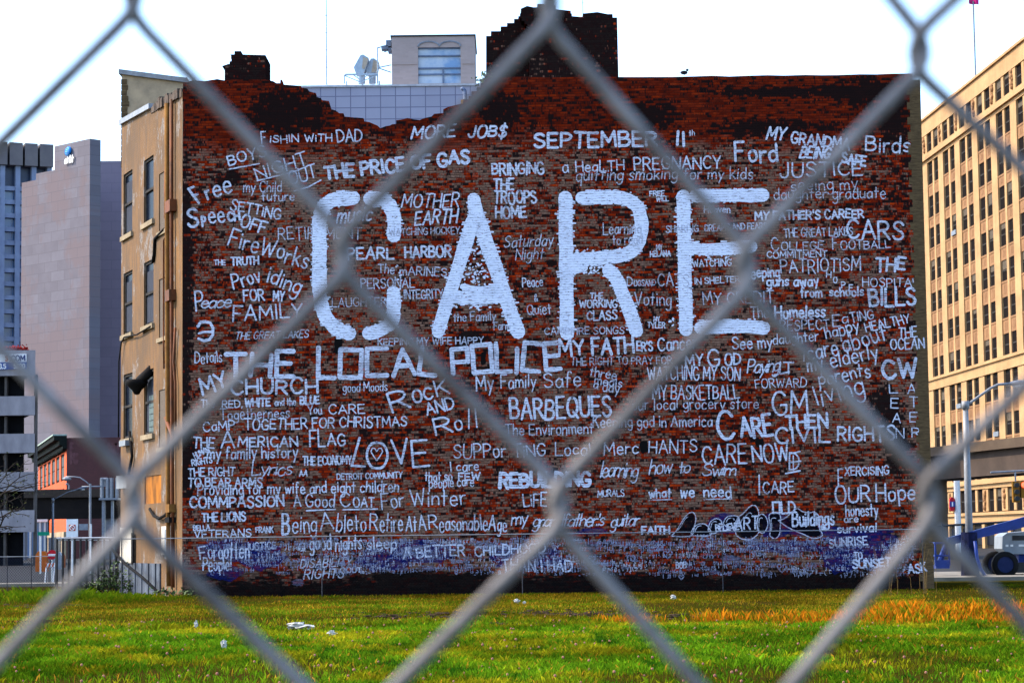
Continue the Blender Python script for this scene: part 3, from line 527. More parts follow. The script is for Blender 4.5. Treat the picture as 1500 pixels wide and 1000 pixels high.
say('THE RIGHT TO PRAY FOR', ('THE RIGHT TO PRAY FOR', 836, 535, 985, 533, 11, 1.9))
say('WATCHING MY SON', ('WATCHING MY SON', 948, 556, 1085, 556, 19, 2.3))
say('DOGS AND CATS', ('D', 918, 419, 927, 419, 14, 2), ('OGSAND', 928, 419, 961, 418, 8, 1.8), ('CATS', 963, 419, 1010, 418, 17, 2.1))
say('Voting', ('Voting', 929, 447, 984, 447, 19, 2.1))
say('MY TYLER', ('MY', 957, 471, 967, 471, 7, 1.8), ('TYLER', 948, 480, 975, 480, 8, 1.9))
say('THE WORKING CLASS', ('THE', 864, 438, 885, 437, 9, 2.3), ('WORKING', 848, 450, 905, 450, 11, 2.5), ('CLASS', 859, 469, 905, 468, 13, 2.7))
say('CAMPFIRE SONGS', ('CAMPFIRE SONGS', 797, 490, 915, 489, 10, 1.8))
say('WATCHING in the letter E', ('WATCHING', 1014, 391, 1072, 389, 10, 1.8))
say('IN SHELTERS', ('IN SHELTERS', 1017, 416, 1092, 413, 9, 1.9))
say('Peace & Quiet', ('Peace', 765, 421, 796, 419, 14, 1.9), ('&', 782, 441, 788, 441, 10, 2), ('Quiet', 772, 461, 808, 459, 14, 1.9))
say('The MARINES', ('The', 553, 399, 578, 401, 13, 2), ('mARINES', 585, 402, 655, 405, 13, 2))
say('PERSONAL INTEGRITY', ('PERSONAL', 528, 422, 608, 421, 14, 2.1), ('INTEGRITY', 591, 438, 650, 437, 13, 2.2))
say('LAUGHTER', ('LAUGHTER', 486, 450, 567, 448, 13, 1.8))
say('the Family Farm', ('the Family', 664, 471, 727, 469, 13, 1.9), ('Farm', 723, 483, 748, 482, 11, 1.9))
say('KEEPING MY WIFE HAPPY', ('KEEPING MY WIFE HAPPY', 553, 506, 709, 503, 10, 2))
say('THE LOCAL POLICE in block capitals', ('THE', 328, 551, 434, 550, 36, 8.2, K), ('LOCAL', 463, 551, 642, 548, 40, 8, K), ('POLICE', 660, 547, 824, 541, 39, 8, K))
say('MY CHURCH', ('MY', 296, 579, 336, 566, 23, 4.2), ('CHURCH', 337, 578, 467, 575, 21, 4.2))
say('The RED, WHITE and the BLUE', ('The', 294, 597, 315, 597, 12, 2.2), ('RED,', 325, 597, 356, 596, 10, 2), ('WHITE', 358, 595, 397, 594, 11, 3), ('and the', 402, 594, 434, 593, 10, 1.7), ('BLUE', 439, 592, 469, 591, 11, 3))
say('good Moods', ('good Moods', 502, 574, 568, 572, 13, 1.6))
say('You CARE', ('You', 451, 607, 472, 606, 12, 2.1), ('CARE', 481, 606, 535, 605, 13, 2.1))
say('Togetherness', ('Togetherness', 322, 614, 425, 612, 15, 2))
say('CAMP TOGETHER FOR CHRISTMAS', ('CaMP', 297, 632, 345, 629, 14, 2.2), ('TOGETHER FOR CHRISTMAS', 358, 629, 597, 624, 15, 2.5))
say('THE AMERICAN FLAG', ('THE', 282, 655, 315, 656, 15, 2.8), ('A', 323, 655, 345, 654, 24, 3), ('MERICAN', 348, 654, 437, 654, 14, 2.8), ('FL', 453, 653, 477, 652, 24, 2.8), ('AG', 479, 652, 507, 651, 16, 2.8))
say('HUMAN RIGHTS', ('HUMAN', 285, 671, 308, 661, 8, 2), ('RIGHTS', 281, 682, 312, 677, 9, 2))
say('my family history', ('my family history', 303, 672, 437, 670, 17, 2.5))
say('THE ECONOMY', ('THE ECONOMY', 443, 681, 516, 679, 12, 2.5))
hc = [(552 + x * 9, 665 - z * 11) for x, z in ((0, -.85), (-.55, -.2), (-.95, .35), (-.75, .8), (-.35, .8), (0, .35), (.35, .8), (.75, .8), (.95, .35), (.55, -.2), (0, -.85))]
say('LOVE with a heart inside the O', ('L', 515, 685, 537, 684, 42, 4, I), ('O', 536, 685, 570, 684, 40, 4.2), ('V', 574, 679, 600, 678, 34, 4), ('E', 603, 683, 630, 682, 40, 4), extra=[(hc, 1.7)])
say('THE RIGHT TO BEAR ARMS', ('THE RIGHT', 275, 698, 345, 696, 12, 2.4), ('TO BEAR ARMS', 275, 713, 385, 713, 13, 2.6))
say('Lyrics in script', ('Lyrics', 367, 697, 428, 694, 19, 2.2, S))
say('AA', ('AA', 438, 697, 451, 697, 8, 1.9))
say('DETROIT COMMUNITY', ('DETROIT COMMUNITY', 493, 702, 590, 699, 8, 1.9))
say('I care that so FEW people care', ('I care', 659, 690, 702, 688, 13, 2), ('that so', 622, 704, 663, 703, 13, 2.1), ('FEW', 671, 703, 704, 702, 10, 2.6), ('people care', 628, 714, 695, 711, 14, 2))
say('Providing for my wife and eight children', ('Providing for my wife and eight children', 289, 725, 585, 719, 16, 2.3))
say('COMMPASSION', ('COMMPASSION', 277, 743, 417, 741, 15, 3.2))
say('A Good COAT For Winter, underlined', ('A', 430, 742, 442, 741, 15, 2.4), ('Good', 447, 742, 491, 741, 18, 2.3), ('C', 498, 742, 514, 741, 20, 2.4), ('OAT', 517, 742, 549, 741, 13, 2.4), ('For', 559, 745, 593, 741, 22, 2.4), ('Winter', 601, 741, 683, 738, 22, 2.4), extra=[([(449, 747.5), (491, 745.5)], 2), ([(502, 746), (553, 745)], 2)])
say('THE LIONS', ('THE LIONS', 295, 763, 361, 762, 12, 3))
say('Being Able to Retire At A Reasonable Age', ('B', 413, 783, 426, 782, 32, 4), ('eing', 428, 780, 465, 779, 25, 2.3), ('A', 468, 776, 489, 775, 25, 2.5), ('bleto', 493, 778, 537, 777, 25, 2.3), ('R', 541, 777, 554, 777, 24, 2.5), ('etire', 556, 778, 591, 777, 25, 2.3), ('At', 594, 777, 611, 777, 21, 2.4), ('A', 613, 776, 625, 775, 21, 2.4), ('R', 628, 775, 642, 774, 21, 2.4), ('easonable', 643, 777, 715, 776, 22, 2.3), ('A', 715, 776, 727, 776, 21, 2.6), ('ge', 728, 778, 743, 778, 20, 2.3))
say('BELLA', ('BELLA', 283, 777, 308, 775, 7, 1.9)); say('FRANK', ('FRANK', 374, 780, 401, 779, 8, 2)); say('VETERANS', ('VETERANS', 284, 788, 369, 785, 11, 2.1))
say('Forgotten People!', ('F', 292, 819, 303, 818, 19, 2.6), ('orgotten', 304, 818, 366, 817, 23, 2.4), ('People!', 297, 836, 340, 834, 19, 2.4))
say('JUSTICE below the fence rail', ('JUSTICE', 359, 805, 405, 803, 10, 1.8)); say('a good nights sleep', ('a', 437, 806, 447, 806, 20, 2.4), ('good', 453, 805, 486, 804, 20, 2.4), ('nights', 491, 805, 531, 804, 20, 2.4), ('sleep', 537, 805, 582, 803, 17, 2.4))
say('DISABILITY RIGHTS', ('DISABILITY', 439, 831, 515, 828, 11, 2.1, I), ('RIGHTS', 444, 847, 504, 845, 13, 2.1, I)); say('A BETTER CHILDHOOD THAN I HAD', ('A BETTER', 590, 817, 682, 812, 15, 2.8), ('CHILDHOOD', 695, 814, 800, 808, 14, 2.6), ('THAN I HAD', 735, 835, 839, 836, 16, 2.8))
say('OUT', ('OUT', 507, 838, 530, 837, 7, 1.9)); say('ROCK AND ROLL', ('R', 573, 603, 602, 595, 29, 4), ('OC', 605, 590, 636, 583, 18, 3.6), ('K', 640, 581, 660, 575, 22, 3.2), ('AND', 625, 608, 667, 597, 17, 3), ('R', 637, 636, 664, 631, 26, 3.6), ('o', 666, 630, 679, 628, 24, 3), ('ll', 684, 629, 700, 626, 28, 2.6, I))
say('My Family Safe', ('My', 697, 571, 724, 569, 20, 2.6), ('Family', 733, 568, 786, 567, 19, 2.2), ('Safe', 796, 568, 852, 566, 22, 2.4))
say('BARBEQUES', ('BARBEQUES', 746, 614, 897, 609, 29, 4.2)); say('three meals a day', ('three', 863, 550, 903, 556, 14, 2), ('meals', 870, 562, 911, 568, 13, 2), ('a day', 868, 569, 907, 576, 13, 2))
say('MY BASKETBALL', ('MY BASKETBALL', 955, 585, 1083, 584, 20, 2.4)); say('our local grocery store', ('our local grocery store', 925, 600, 1112, 598, 16, 2))
say('Keeping god in America', ('Keeping god in America', 868, 625, 1044, 624, 16, 2.2)); say('The Environment', ('The Environment', 740, 638, 870, 634, 16, 2.1))
say('SUPPORTING Local MercHANTS', ('SUPPor', 664, 672, 742, 669, 21, 2.3), ('TiNG', 752, 669, 800, 667, 18, 2.2), ('Local', 813, 667, 866, 666, 18, 2.2), ('Merc', 884, 665, 936, 664, 18, 2.2), ('HANTS', 950, 664, 1022, 662, 18, 2.2))
say('CARE THEN CIVIL RIGHTS', ('C', 1050, 645, 1078, 643, 38, 5.6), ('ARE', 1084, 642, 1134, 636, 30, 5.4), ('THEN', 1150, 628, 1214, 626, 20, 4.4), ('CIVIL', 1135, 649, 1217, 646, 22, 3.8), ('RIGHTS', 1226, 646, 1312, 645, 21, 3.6))
say(None, ('GM', 1131, 607, 1185, 604, 32, 3.6))
say('CARE NOW with an ornate D', ('CARE', 1028, 679, 1095, 677, 26, 3), ('NOW', 1102, 678, 1157, 674, 26, 3.2), ('D', 1156, 689, 1172, 688, 25, 2.6), extra=[([(1151, 693), (1172, 689)], 2.4), ([(1157, 664), (1172, 661)], 2.2), ([(1162, 688), (1162, 667)], 1.6), ([(1157, 677), (1173, 675)], 2)])
say('REBUILDING in thick capitals', ('REBUILDING', 730, 713, 867, 712, 20, 6)); say('learning how to swim in script', ('learning', 878, 699, 934, 697, 21, 2.2, S), ('how', 950, 694, 984, 692, 20, 2.2, S), ('to', 993, 693, 1011, 692, 17, 2.2, S), ('Swim', 1027, 696, 1078, 695, 17, 2.4, S))
say('MURALS', ('MURALS', 875, 727, 915, 726, 9, 1.8)); say('what we need, underlined', ('what', 950, 729, 984, 728, 13, 2.8), ('we', 996, 728, 1018, 728, 16, 2.8), ('need', 1030, 728, 1072, 727, 16, 2.8), extra=[([(951, 732), (984, 731)], 1.5), ([(1031, 731), (1072, 730)], 1.5)])
say('I CARE', ('I', 1110, 723, 1113, 723, 25, 2.6), ('CARE', 1117, 722, 1164, 721, 15, 2.4)); say('EXERCISING', ('E', 1227, 711, 1236, 711, 27, 2.3), ('XERCISING', 1237, 696, 1303, 695, 12, 2.3))
say('OUR Hope', ('OUR', 1223, 736, 1276, 734, 23, 3.1), ('Hope', 1283, 734, 1342, 730, 23, 3)); say('honesty', ('honesty', 1238, 755, 1287, 754, 16, 2.4))
say('OLD Buildings', ('OLD', 1131, 752, 1166, 751, 17, 3.2, K), ('Buildings', 1160, 770, 1223, 768, 20, 3.2)); say('are survival', ('are', 1236, 765, 1258, 764, 11, 1.7), ('survival', 1226, 780, 1285, 778, 13, 2.4))
say("my grandfather's guitar in script", ('my', 748, 770, 773, 767, 19, 2.3, S), ("grandfather's", 779, 771, 885, 770, 18, 2.2, S), ('guitar', 893, 770, 936, 769, 17, 2.3, S)); say('LIFE', ('LiFE', 766, 741, 802, 740, 18, 2.4))
say('FAITH', ('FAITH', 939, 781, 982, 780, 10, 3.2)); say('Peace beside Providing', ('P', 286, 456, 299, 454, 27, 2.8, dict(shear=.1)), ('eace', 293, 451, 339, 449, 16, 2.6, S))
say('Providing FOR MY FAMILY', ('Prov', 342, 424, 384, 412, 22, 3), ('iding', 388, 412, 438, 432, 24, 3), ('FOR', 356, 441, 388, 440, 16, 2.9), ('MY', 399, 440, 417, 441, 14, 2.9), ('FAMILY', 341, 470, 444, 464, 21, 3))
say('THE TRUTH', ('THE', 313, 388, 331, 388, 7, 2), ('TRUTH', 338, 389, 380, 387, 11, 3)); say('THE GREAT LAKES in small slanted capitals', ('THE GREAT LAKES', 344, 497, 452, 494, 10, 1.9, I)); say('Details', ('Details', 285, 532, 326, 530, 16, 1.9))
say('a big rounded a', extra=[([(290, 478), (294, 472), (301, 471), (308, 473), (312, 480), (312, 490), (307, 497), (299, 499), (291, 496)], 4.2), ([(291, 488), (300, 486), (311, 486)], 3.4)])
say('SUNRISE TO SUNSET', ('SUNRISE', 1214, 802, 1272, 797, 12, 2.4), ('TO', 1251, 818, 1264, 817, 9, 2.2), ('SUNSET', 1248, 831, 1306, 829, 12, 3.2)); say('LIFE in the lower band', ('LOVE', 1200, 777, 1211, 777, 8, 1.8))
say('ASK', ('ASK', 1330, 839, 1358, 836, 12, 2.8)); say('BOB', ('BOB', 990, 832, 1006, 831, 9, 1.6)); say('BELIEVE on the black tag', ('BELiEVE', 1048, 778, 1083, 775, 10, 2.2)); say('ART on the black tag', ('ART', 1076, 776, 1112, 774, 18, 2.6))
# the four great letters
def big(ch, *paths):
    mb = MB()
    for pts, sw in paths:
        q = [(W(x, y).x, W(x, y).z) for x, y in pts]; ribbon(mb, catmull(q, 5) if len(q) > 2 else q, sw * .0204, rough=.09)
        q2 = catmull(q, 5) if len(q) > 2 else q; hw_ = sw * .0204 / 2     # ragged edge: roller marks running out along the courses
        for (ax, az), (bx, bz) in zip(q2, q2[1:]):
            L_ = math.hypot(bx - ax, bz - az)
            for _k in range(int(L_ / .05)):
                u = rnd.random(); sgn = rnd.choice((-1, 1)); nx, nz = -(bz - az) / L_, (bx - ax) / L_; ex, ez = ax + (bx - ax) * u + nx * hw_ * sgn * rnd.uniform(.8, 1.04), az + (bz - az) * u + nz * hw_ * sgn * rnd.uniform(.8, 1.04)
                ez = round(ez / .0762) * .0762 + rnd.uniform(-.02, .02); l = rnd.choice((.01, .02, .03, .05, .08)); ribbon(mb, [(ex - l, ez), (ex + l, ez)], rnd.uniform(.025, .055))
    o = mb.build('painted_letter', M_BIG, wall, 'giant white painted letter %s of the word CARE' % ch); return o
big('C', ([(517, 290), (495, 292), (480, 297), (471, 310), (468, 332), (468, 380), (468, 420), (471, 448), (483, 472), (497, 483), (511, 488)], 21), ([(542, 291), (560, 292), (572, 303), (577, 322), (577, 345)], 21), ([(576, 429), (577, 450), (574, 470), (559, 483), (540, 488)], 20))
big('A', ([(694, 292), (697, 312), (688, 338), (642, 486)], 20), ([(695, 305), (704, 330), (759, 486)], 21), ([(668, 434), (690, 437), (735, 434)], 20), ([(678, 420), (700, 424), (725, 421)], 9))
big('R', ([(828, 290), (831, 487)], 21), ([(852, 290), (905, 289), (931, 300), (939, 320), (939, 340), (932, 360), (915, 373), (880, 378), (842, 381)], 20), ([(892, 396), (906, 415), (932, 484)], 20), ([(838, 396), (855, 392)], 12))
big('E', ([(1001, 287), (1005, 482)], 20), ([(1019, 287), (1117, 286)], 20), ([(1010, 362), (1040, 366), (1100, 361)], 18), ([(1026, 480), (1070, 478), (1118, 480)], 20))
mb = MB()                                            # drips and roller spatter inside the letters
for cx, cy, sx, sy, n in ((697, 408, 26, 26, 70), (700, 385, 14, 22, 25), (860, 397, 28, 8, 30), (850, 372, 16, 8, 22), (985, 470, 10, 10, 5), (585, 400, 6, 30, 8), (700, 450, 22, 5, 16), (1055, 376, 30, 5, 14)):
    for _ in range(n):
        x, y = rnd.gauss(cx, sx * .5), rnd.gauss(cy, sy * .5); q = W(x, y); ribbon(mb, [(q.x, q.z), (q.x + rnd.uniform(-.04, .04), q.z + rnd.uniform(-.03, .03))], rnd.uniform(.02, .07))
mb.build('paint_spatter', M_BIG, wall, kind='stuff')
# sprayed black tag with pale outlines, blue blots
def poly(mb, pts, off, smooth=True):
    q = [(W(x, y).x, W(x, y).z) for x, y in pts]; q = catmull(q + [q[0]], 3)[:-1] if smooth else q
    mb.add([(x, WY - off, z) for x, z in q], [tuple(range(len(q)))])
TAG = [[(985, 783), (992, 776), (998, 766), (1004, 757), (1010, 752), (1015, 752), (1018, 759), (1016, 770), (1011, 783)], [(1013, 783), (1016, 774), (1023, 768), (1032, 768), (1038, 774), (1039, 783)], [(1038, 776), (1041, 765), (1049, 760), (1056, 764), (1054, 774), (1046, 780)], [(1060, 766), (1066, 757), (1080, 757), (1080, 770), (1068, 772)],
       [(1080, 782), (1078, 770), (1082, 759), (1090, 752), (1099, 743), (1106, 743), (1110, 753), (1107, 766), (1110, 778), (1100, 787), (1088, 787)], [(1110, 776), (1110, 760), (1115, 754), (1121, 757), (1124, 768), (1118, 779)],
       [(1128, 783), (1129, 770), (1127, 756), (1134, 752), (1142, 755), (1142, 770), (1141, 781), (1135, 787)], [(1143, 762), (1152, 759), (1160, 752), (1168, 746), (1175, 750), (1184, 752), (1192, 751), (1199, 760), (1197, 770), (1202, 782), (1190, 786), (1178, 781), (1166, 776), (1154, 770)]]
m3 = MB(); poly(m3, [(1034, 779), (1038, 762), (1048, 754), (1062, 751), (1079, 756), (1082, 778), (1058, 781)], .0018); m3.build('blue_spray_patch', M_BLUE, wall); m3 = MB(); poly(m3, [(1118, 786), (1119, 755), (1145, 752), (1160, 768), (1148, 786)], .0019); m3.build('blue_spray_patch', M_BLUE, wall)
for k, t in enumerate(TAG):
    m1, m2 = MB(), MB(); poly(m1, t, .0026 + k * .0002); q = catmull([(W(x, y).x, W(x, y).z) for x, y in t + [t[0]]], 3)
    cx = sum(p[0] for p in q) / len(q); cz = sum(p[1] for p in q) / len(q); ribbon(m2, [(cx + (x - cx) * 1.1, cz + (z - cz) * 1.1) for x, z in q], .03); ribbon(m2, [(cx + (x - cx) * .55 - .02, cz + (z - cz) * .6 + .02) for x, z in q[:len(q) // 2]], .022)
    m1.build('spray_tag', M_BLACK, wall, 'black bubble shape of a sprayed tag'); m2.build('tag_outline', M_THIN, wall)
for cx, cy, rx, ry in ((338, 806, 54, 17), (330, 838, 26, 14), (385, 815, 36, 22), (615, 808, 55, 20), (1262, 800, 62, 26), (1230, 820, 25, 22), (770, 815, 60, 20), (868, 778, 25, 6), (1150, 800, 60, 10), (560, 820, 40, 18), (1215, 778, 90, 7)):
    n = 26; m3 = MB(); poly(m3, [(cx + math.cos(6.2832 * k / n) * rx * rnd.uniform(.75, 1.1), cy + math.sin(6.2832 * k / n) * ry * rnd.uniform(.75, 1.1)) for k in range(n)], .002 + LAYER[0] * .00001); LAYER[0] = (LAYER[0] + 7) % 60; m3.build('blue_spray_patch', M_BLUE, wall)
mb = MB()
for k in range(40):
    cx, cy, rx, ry = rnd.uniform(430, 1330), rnd.gauss(814, 13), rnd.uniform(3, 18), rnd.uniform(2, 7); n = 14
    poly(mb, [(cx + math.cos(6.2832 * j / n) * rx * rnd.uniform(.6, 1.2), cy + math.sin(6.2832 * j / n) * ry * rnd.uniform(.6, 1.2)) for j in range(n)], .0022 + k * .00003)
mb.build('pale_wash', M_WASH, wall, kind='stuff')
# unreadable small scrawls crowding the lower band: rows of broken pen strokes
mb = MB(); pool = [st for ch in 'ACDEHLRUhnoeuycs' for st in strokes(ch)]
mb2 = MB()
for _n in range(540):
    x = rnd.uniform(286, 1330); y = 792 + abs(rnd.gauss(0, 1)) * 26 if rnd.random() < .5 else rnd.uniform(790, 848)
    if y > 851 or (y > 843 and x < 960): continue
    hh = rnd.choice((4, 5, 6, 6, 7, 9)); sl = rnd.gauss(0, .06); swd = rnd.uniform(.75, 1.25) * .0204; cxx = 0
    for _k in range(rnd.randint(3, 9)):
        wv = rnd.uniform(.35, .7) * hh
        for _s in range(rnd.choice((1, 1, 2))):
            cv, ps = rnd.choice(pool); fx, fy = rnd.random() < .5, rnd.random() < .5
            q = [(x + cxx + (1 - px if fx else px) * wv, y + sl * cxx - (1 - pz if fy else pz) * hh * rnd.uniform(.7, 1)) for px, pz in ps]
            if x + cxx < 1336: ribbon(mb2 if _n % 5 < 1 else mb, [(W(*p_).x, W(*p_).z) for p_ in (catmull(q, 2) if cv else q)], swd)
        cxx += wv + hh * .25
for cx, cy, s in ((966, 800, 6), (978, 812, 7), (868, 818, 5), (1145, 832, 7), (998, 845, 4), (1260, 800, 4), (505, 830, 6)):
    h = [(cx + (x - 552) / 9 * s, cy + (y - 665) / 11 * s) for x, y in hc]; ribbon(mb, [(W(*a).x, W(*a).z) for a in h], .035)
mb.build('small_scrawls', M_SCR, wall, kind='stuff'); mb2.build('pale_scrawls', M_FADE, wall, kind='stuff'); mb = MB()
WORDS.sort(key=lambda r: -r[1])
for k, (lab, e, m, mt) in enumerate(WORDS):
    if k < 96: m.build('painted_words', mt, wall, ('white painted words: ' + lab) if lab else None)
    else:
        b = len(mb.v); mb.v += m.v; mb.f += [tuple(i + b for i in f) for f in m.f]; mb.m += m.m
mb.build('small_painted_words', M_PAINT, wall, kind='stuff')
# ---------------------------------------------------------------- lettering on other faces
def on_plane(pl, text, t0, z, t1, h, sw, out=.02, mb=None, **kw):
    """hand the text to lay() in metres, then fold it onto plane pl"""
    m = MB(); lay(m, text, t0 / 1, z, t1, z, h / .0204, sw / .0204, to=lambda x, y: (x, y), jit=0, **kw)
    mb = mb or MB(); mb.add([pl.pt(x, zz, out + (WY - y)) for x, y, zz in m.v], m.f); return mb
def panel_mat(name, c1, c2, bw, rh, ang=0.0, joint=(.05, .05, .06), mort=.02, off=.5, var=.25, stain=None, rough=.8):
    t = NT(name); v, a, z = xz(t, ang); bk = brick_nodes(t, v, bw, rh, mort); bk.offset = off
    r = t.n('ShaderNodeSeparateColor', {0: bk.outputs['Color']}).outputs[0]; n = t.noise(v, .25, 6, .65)
    c = t.ramp(t.math('ADD', t.math('MULTIPLY', r, var), t.math('MULTIPLY', n, 1 - var)), [(.3, c1), (.7, c2)])
    if stain: c = t.mix(t.ramp(t.noise(scaled(t, v, .07, .05, 4), 1, 6, .7), [(.48, 0), (.56, .8)]), c, stain)
    c = t.mix(t.math('MULTIPLY', bk.outputs['Fac'], .75), c, joint); t.col(c); t.b.inputs['Roughness'].default_value = rough
    return t.m
M_STEEL = plain('galvanised_steel', (.46, .47, .5), (.36, .37, .4), 8, .45, .55); M_BLK = plain('black_metal', (.02, .02, .022), (.012, .012, .014), 5, .6)
M_BLUEGL = NT('blue_glass'); M_BLUEGL.col((.03, .09, .22)); M_BLUEGL.b.inputs['Roughness'].default_value = .15; M_BLUEGL.b.inputs['Specular IOR Level'].default_value = .6; M_BLUEGL = M_BLUEGL.m
M_WHITE = plain('white_sheet', (.75, .75, .74), (.6, .6, .6), 5, .6); M_NAVY = plain('navy_paint', (.01, .02, .12)); M_DGREY = plain('dark_concrete', (.09, .08, .075), (.06, .055, .05), .8)

# ---------------------------------------------------------------- pale panelled building straight behind the broken wall
YB = 150.0
def X(px, Y=YB, py=500): return P(px, py, Y).x
def Z(py, Y=YB, px=600): return P(px, py, Y).z
t = thing('panelled_building', (X(560), YB, 0), 'pale grey panelled building showing through the broken wall top, with a windowed penthouse', 'building')
m = MB(); m.box((X(425), YB, 0), (X(760), YB + 22, Z(127))); m.build('wall', panel_mat('pale_blue_panels', (.23, .23, .30), (.27, .27, .35), 1.0, .78, joint=(.08, .08, .14), mort=.035, off=0), t)
m = MB(); m.box((X(425), YB - .1, Z(127) + .003), (X(760), YB + 22, Z(124))); m.build('coping', plain('pale_coping', (.42, .42, .46)), t)
y0 = YB + 2; pa, pb, pz0, pz1 = X(577, y0), X(700, y0), Z(124), Z(54, y0); M_PENT = panel_mat('beige_brick', (.26, .21, .20), (.31, .25, .24), .4, .15, joint=(.29, .23, .215), mort=.01)
FPl = Plane((0, y0), (1, 0)); wx0, wx1, wz0, wz1 = X(616, y0), X(679, y0), Z(123, y0), Z(70, y0)
m = MB(); m.holes(FPl, pa, pb, pz0, pz1, [(wx0, wx1, wz0, wz1)], .35); m.box((pa, y0 + .36, pz0), (pb, y0 + 6, pz1 - .002)); m.build('penthouse', M_PENT, t)
m = MB(); m.box((pa - .08, y0 - .08, pz1), (pb + .08, y0 + 6, pz1 + .1)); m.build('penthouse_coping', M_BLK, t)
m = MB(); m.box((pa, y0 - .05, Z(95, y0)), (wx0 - .1, y0 - .003, Z(93.5, y0))); m.box((wx1 + .1, y0 - .05, Z(95, y0)), (pb, y0 - .003, Z(93.5, y0))); m.build('string_course', M_PENT, t)
m = MB(); mid = (wx0 + wx1) / 2
for zz in (70.5, 82, 100, 109): m.box((wx0 + .01, y0 + .1, Z(zz, y0) - .05), (wx1 - .01, y0 + .2, Z(zz, y0) + .05))
m.box((mid + .2, y0 + .12, wz0), (mid + .3, y0 + .21, Z(100, y0))); wf = m.build('window', plain('blue_grey_frame', (.12, .16, .24)), t)
m = MB(); m.box((wx0 + .003, y0 + .22, wz0 + .01), (wx1 - .003, y0 + .3, wz1 - .003)); m.build('pane', plain('pale_blue_panels_worn', (.36, .42, .5), (.14, .25, .42), .5, .4, lo=.42, hi=.62), wf)
for c0_, c1_ in ((wx0, mid), (mid, wx1)):
    m = MB(); cx = (c0_ + c1_) / 2; m.tube([(cx + math.cos(math.pi * k / 10) * (c1_ - c0_) / 2, y0 - .02, wz1 + .05 + math.sin(math.pi * k / 10) * .35) for k in range(11)], .06, 6); m.build('arch_moulding', plain('grey_moulding', (.2, .22, .26)), t)
M_DISH = plain('pale_blue_steel', (.30, .38, .46), (.2, .28, .36), 3, .5)
def horn(name, out, face, y, label):
    px = sum(p[0] for p in out) / len(out); o = thing(name, (X(px, y), y, Z(122)), label, 'antenna', 'microwave antennas on the roof behind')
    m = MB(); m.prism([P(a_, b_, y) for a_, b_ in out], (0, 1.3, 0)); m.build('housing', M_DISH, o)
    m = MB(); m.prism([P(a_, b_, y - .03) for a_, b_ in face], (0, .027, 0)); m.build('cover', plain('beige_cover', (.36, .32, .26)), o)
    m = MB(); m.tube([P(px, out[0][1] + 4, y + .6), P(px, 123, y + .6)], .25, 8); m.build('base', M_DISH, o)
horn('horn_antenna', [(521, 107), (518, 99), (524, 88), (528, 81), (532, 80), (540, 85), (538, 94), (534, 104), (532, 108)], [(530, 100), (532, 84), (539.4, 85.5), (537.5, 94), (533.5, 102)], YB + 4, 'larger left horn antenna on the steel rooftop frame')
horn('horn_antenna', [(537, 107), (536, 103), (541, 91), (543, 86), (548, 85.5), (555, 91), (553, 100), (550, 106)], [(544, 106), (547, 87.5), (554.4, 91.5), (552.5, 100), (549.5, 105.5)], YB + 4.4, 'smaller right horn antenna on the steel rooftop frame')
ya = YB + 3; rf = thing('rooftop_platform', (X(532, ya), ya, Z(122)), 'pale blue steel table frame under the two horn antennas', 'frame'); m = MB()
for px in (507, 531, 556):
    for yy in (ya - .3, ya + 1.9): m.tube([(X(px, ya), yy, Z(123, ya)), (X(px, ya), yy, Z(110, ya))], .05, 6)
m.build('leg', M_DISH, rf, kind=None); m = MB(); m.hexa([(X(507, ya), ya - .35, Z(111, ya)), (X(557, ya), ya - .35, Z(111, ya)), (X(557, ya), ya - .25, Z(111, ya)), (X(507, ya), ya - .25, Z(111, ya)), (X(509, ya), ya - .35, Z(108.5, ya)), (X(555, ya), ya - .35, Z(108.5, ya)), (X(555, ya), ya - .25, Z(108.5, ya)), (X(509, ya), ya - .25, Z(108.5, ya))])
for a, b, c, d in ((507, 111, 531, 121), (531, 121, 556, 111), (520, 110, 531, 118), (543, 110, 531, 118)): m.tube([(X(a, ya), ya - .3, Z(b, ya)), (X(c, ya), ya - .3, Z(d, ya))], .035, 6)
m.build('brace', M_DISH, rf)
sf = thing('pipe_scaffold', (X(566, ya), ya, Z(122)), 'pale steel pipe frame with equipment boxes against the penthouse side', 'frame'); m = MB()
for a, b, c, d in ((556, 123, 556, 69), (556, 70, 576, 64), (556, 99, 576, 95), (556, 99, 576, 106), (566, 76, 576, 72)): m.tube([(X(a, ya), ya, Z(b, ya)), (X(c, ya), ya, Z(d, ya))], .045, 6)
m.build('pipe', M_DISH, sf); m = MB()
for x0, x1, a, b in ((569, 576.6, 60, 69), (562, 572, 68, 73), (572, 576.6, 71, 77)): m.box((X(x0, ya), ya - .3, Z(b, ya)), (X(x1, ya), ya + .5, Z(a, ya)))
m.build('equipment_box', plain('blue_grey_box', (.16, .2, .26), (.08, .1, .14), 4), sf)
def mast(name, px, py0, py1, Y, r, lab, top=None):
    m = MB(); m.tube([(X(px, Y, (py0 + py1) / 2), Y, P(px, py0, Y).z), (X(px, Y, (py0 + py1) / 2) + .0, Y, P(px, py1, Y).z)], [r, r * .6], 6)
    for k in range(6): zz = P(px, py0 + (py1 - py0) * k / 6.5, Y).z; m.tube([(X(px, Y, (py0 + py1) / 2) - r * 1.5, Y, zz), (X(px, Y, (py0 + py1) / 2) + r * 1.5, Y, zz)], r * .5, 5)
    return tag(m.build(name, M_DISH), lab, 'mast')
mast('antenna_mast', 478, 124, -40, YB + 5, .05, 'tall thin pale mast standing on the panelled roof left of the antennas')
mast('antenna_mast', 853.5, 60, -60, YB + 12, .035, 'thin mast rising behind the dark tower stump')

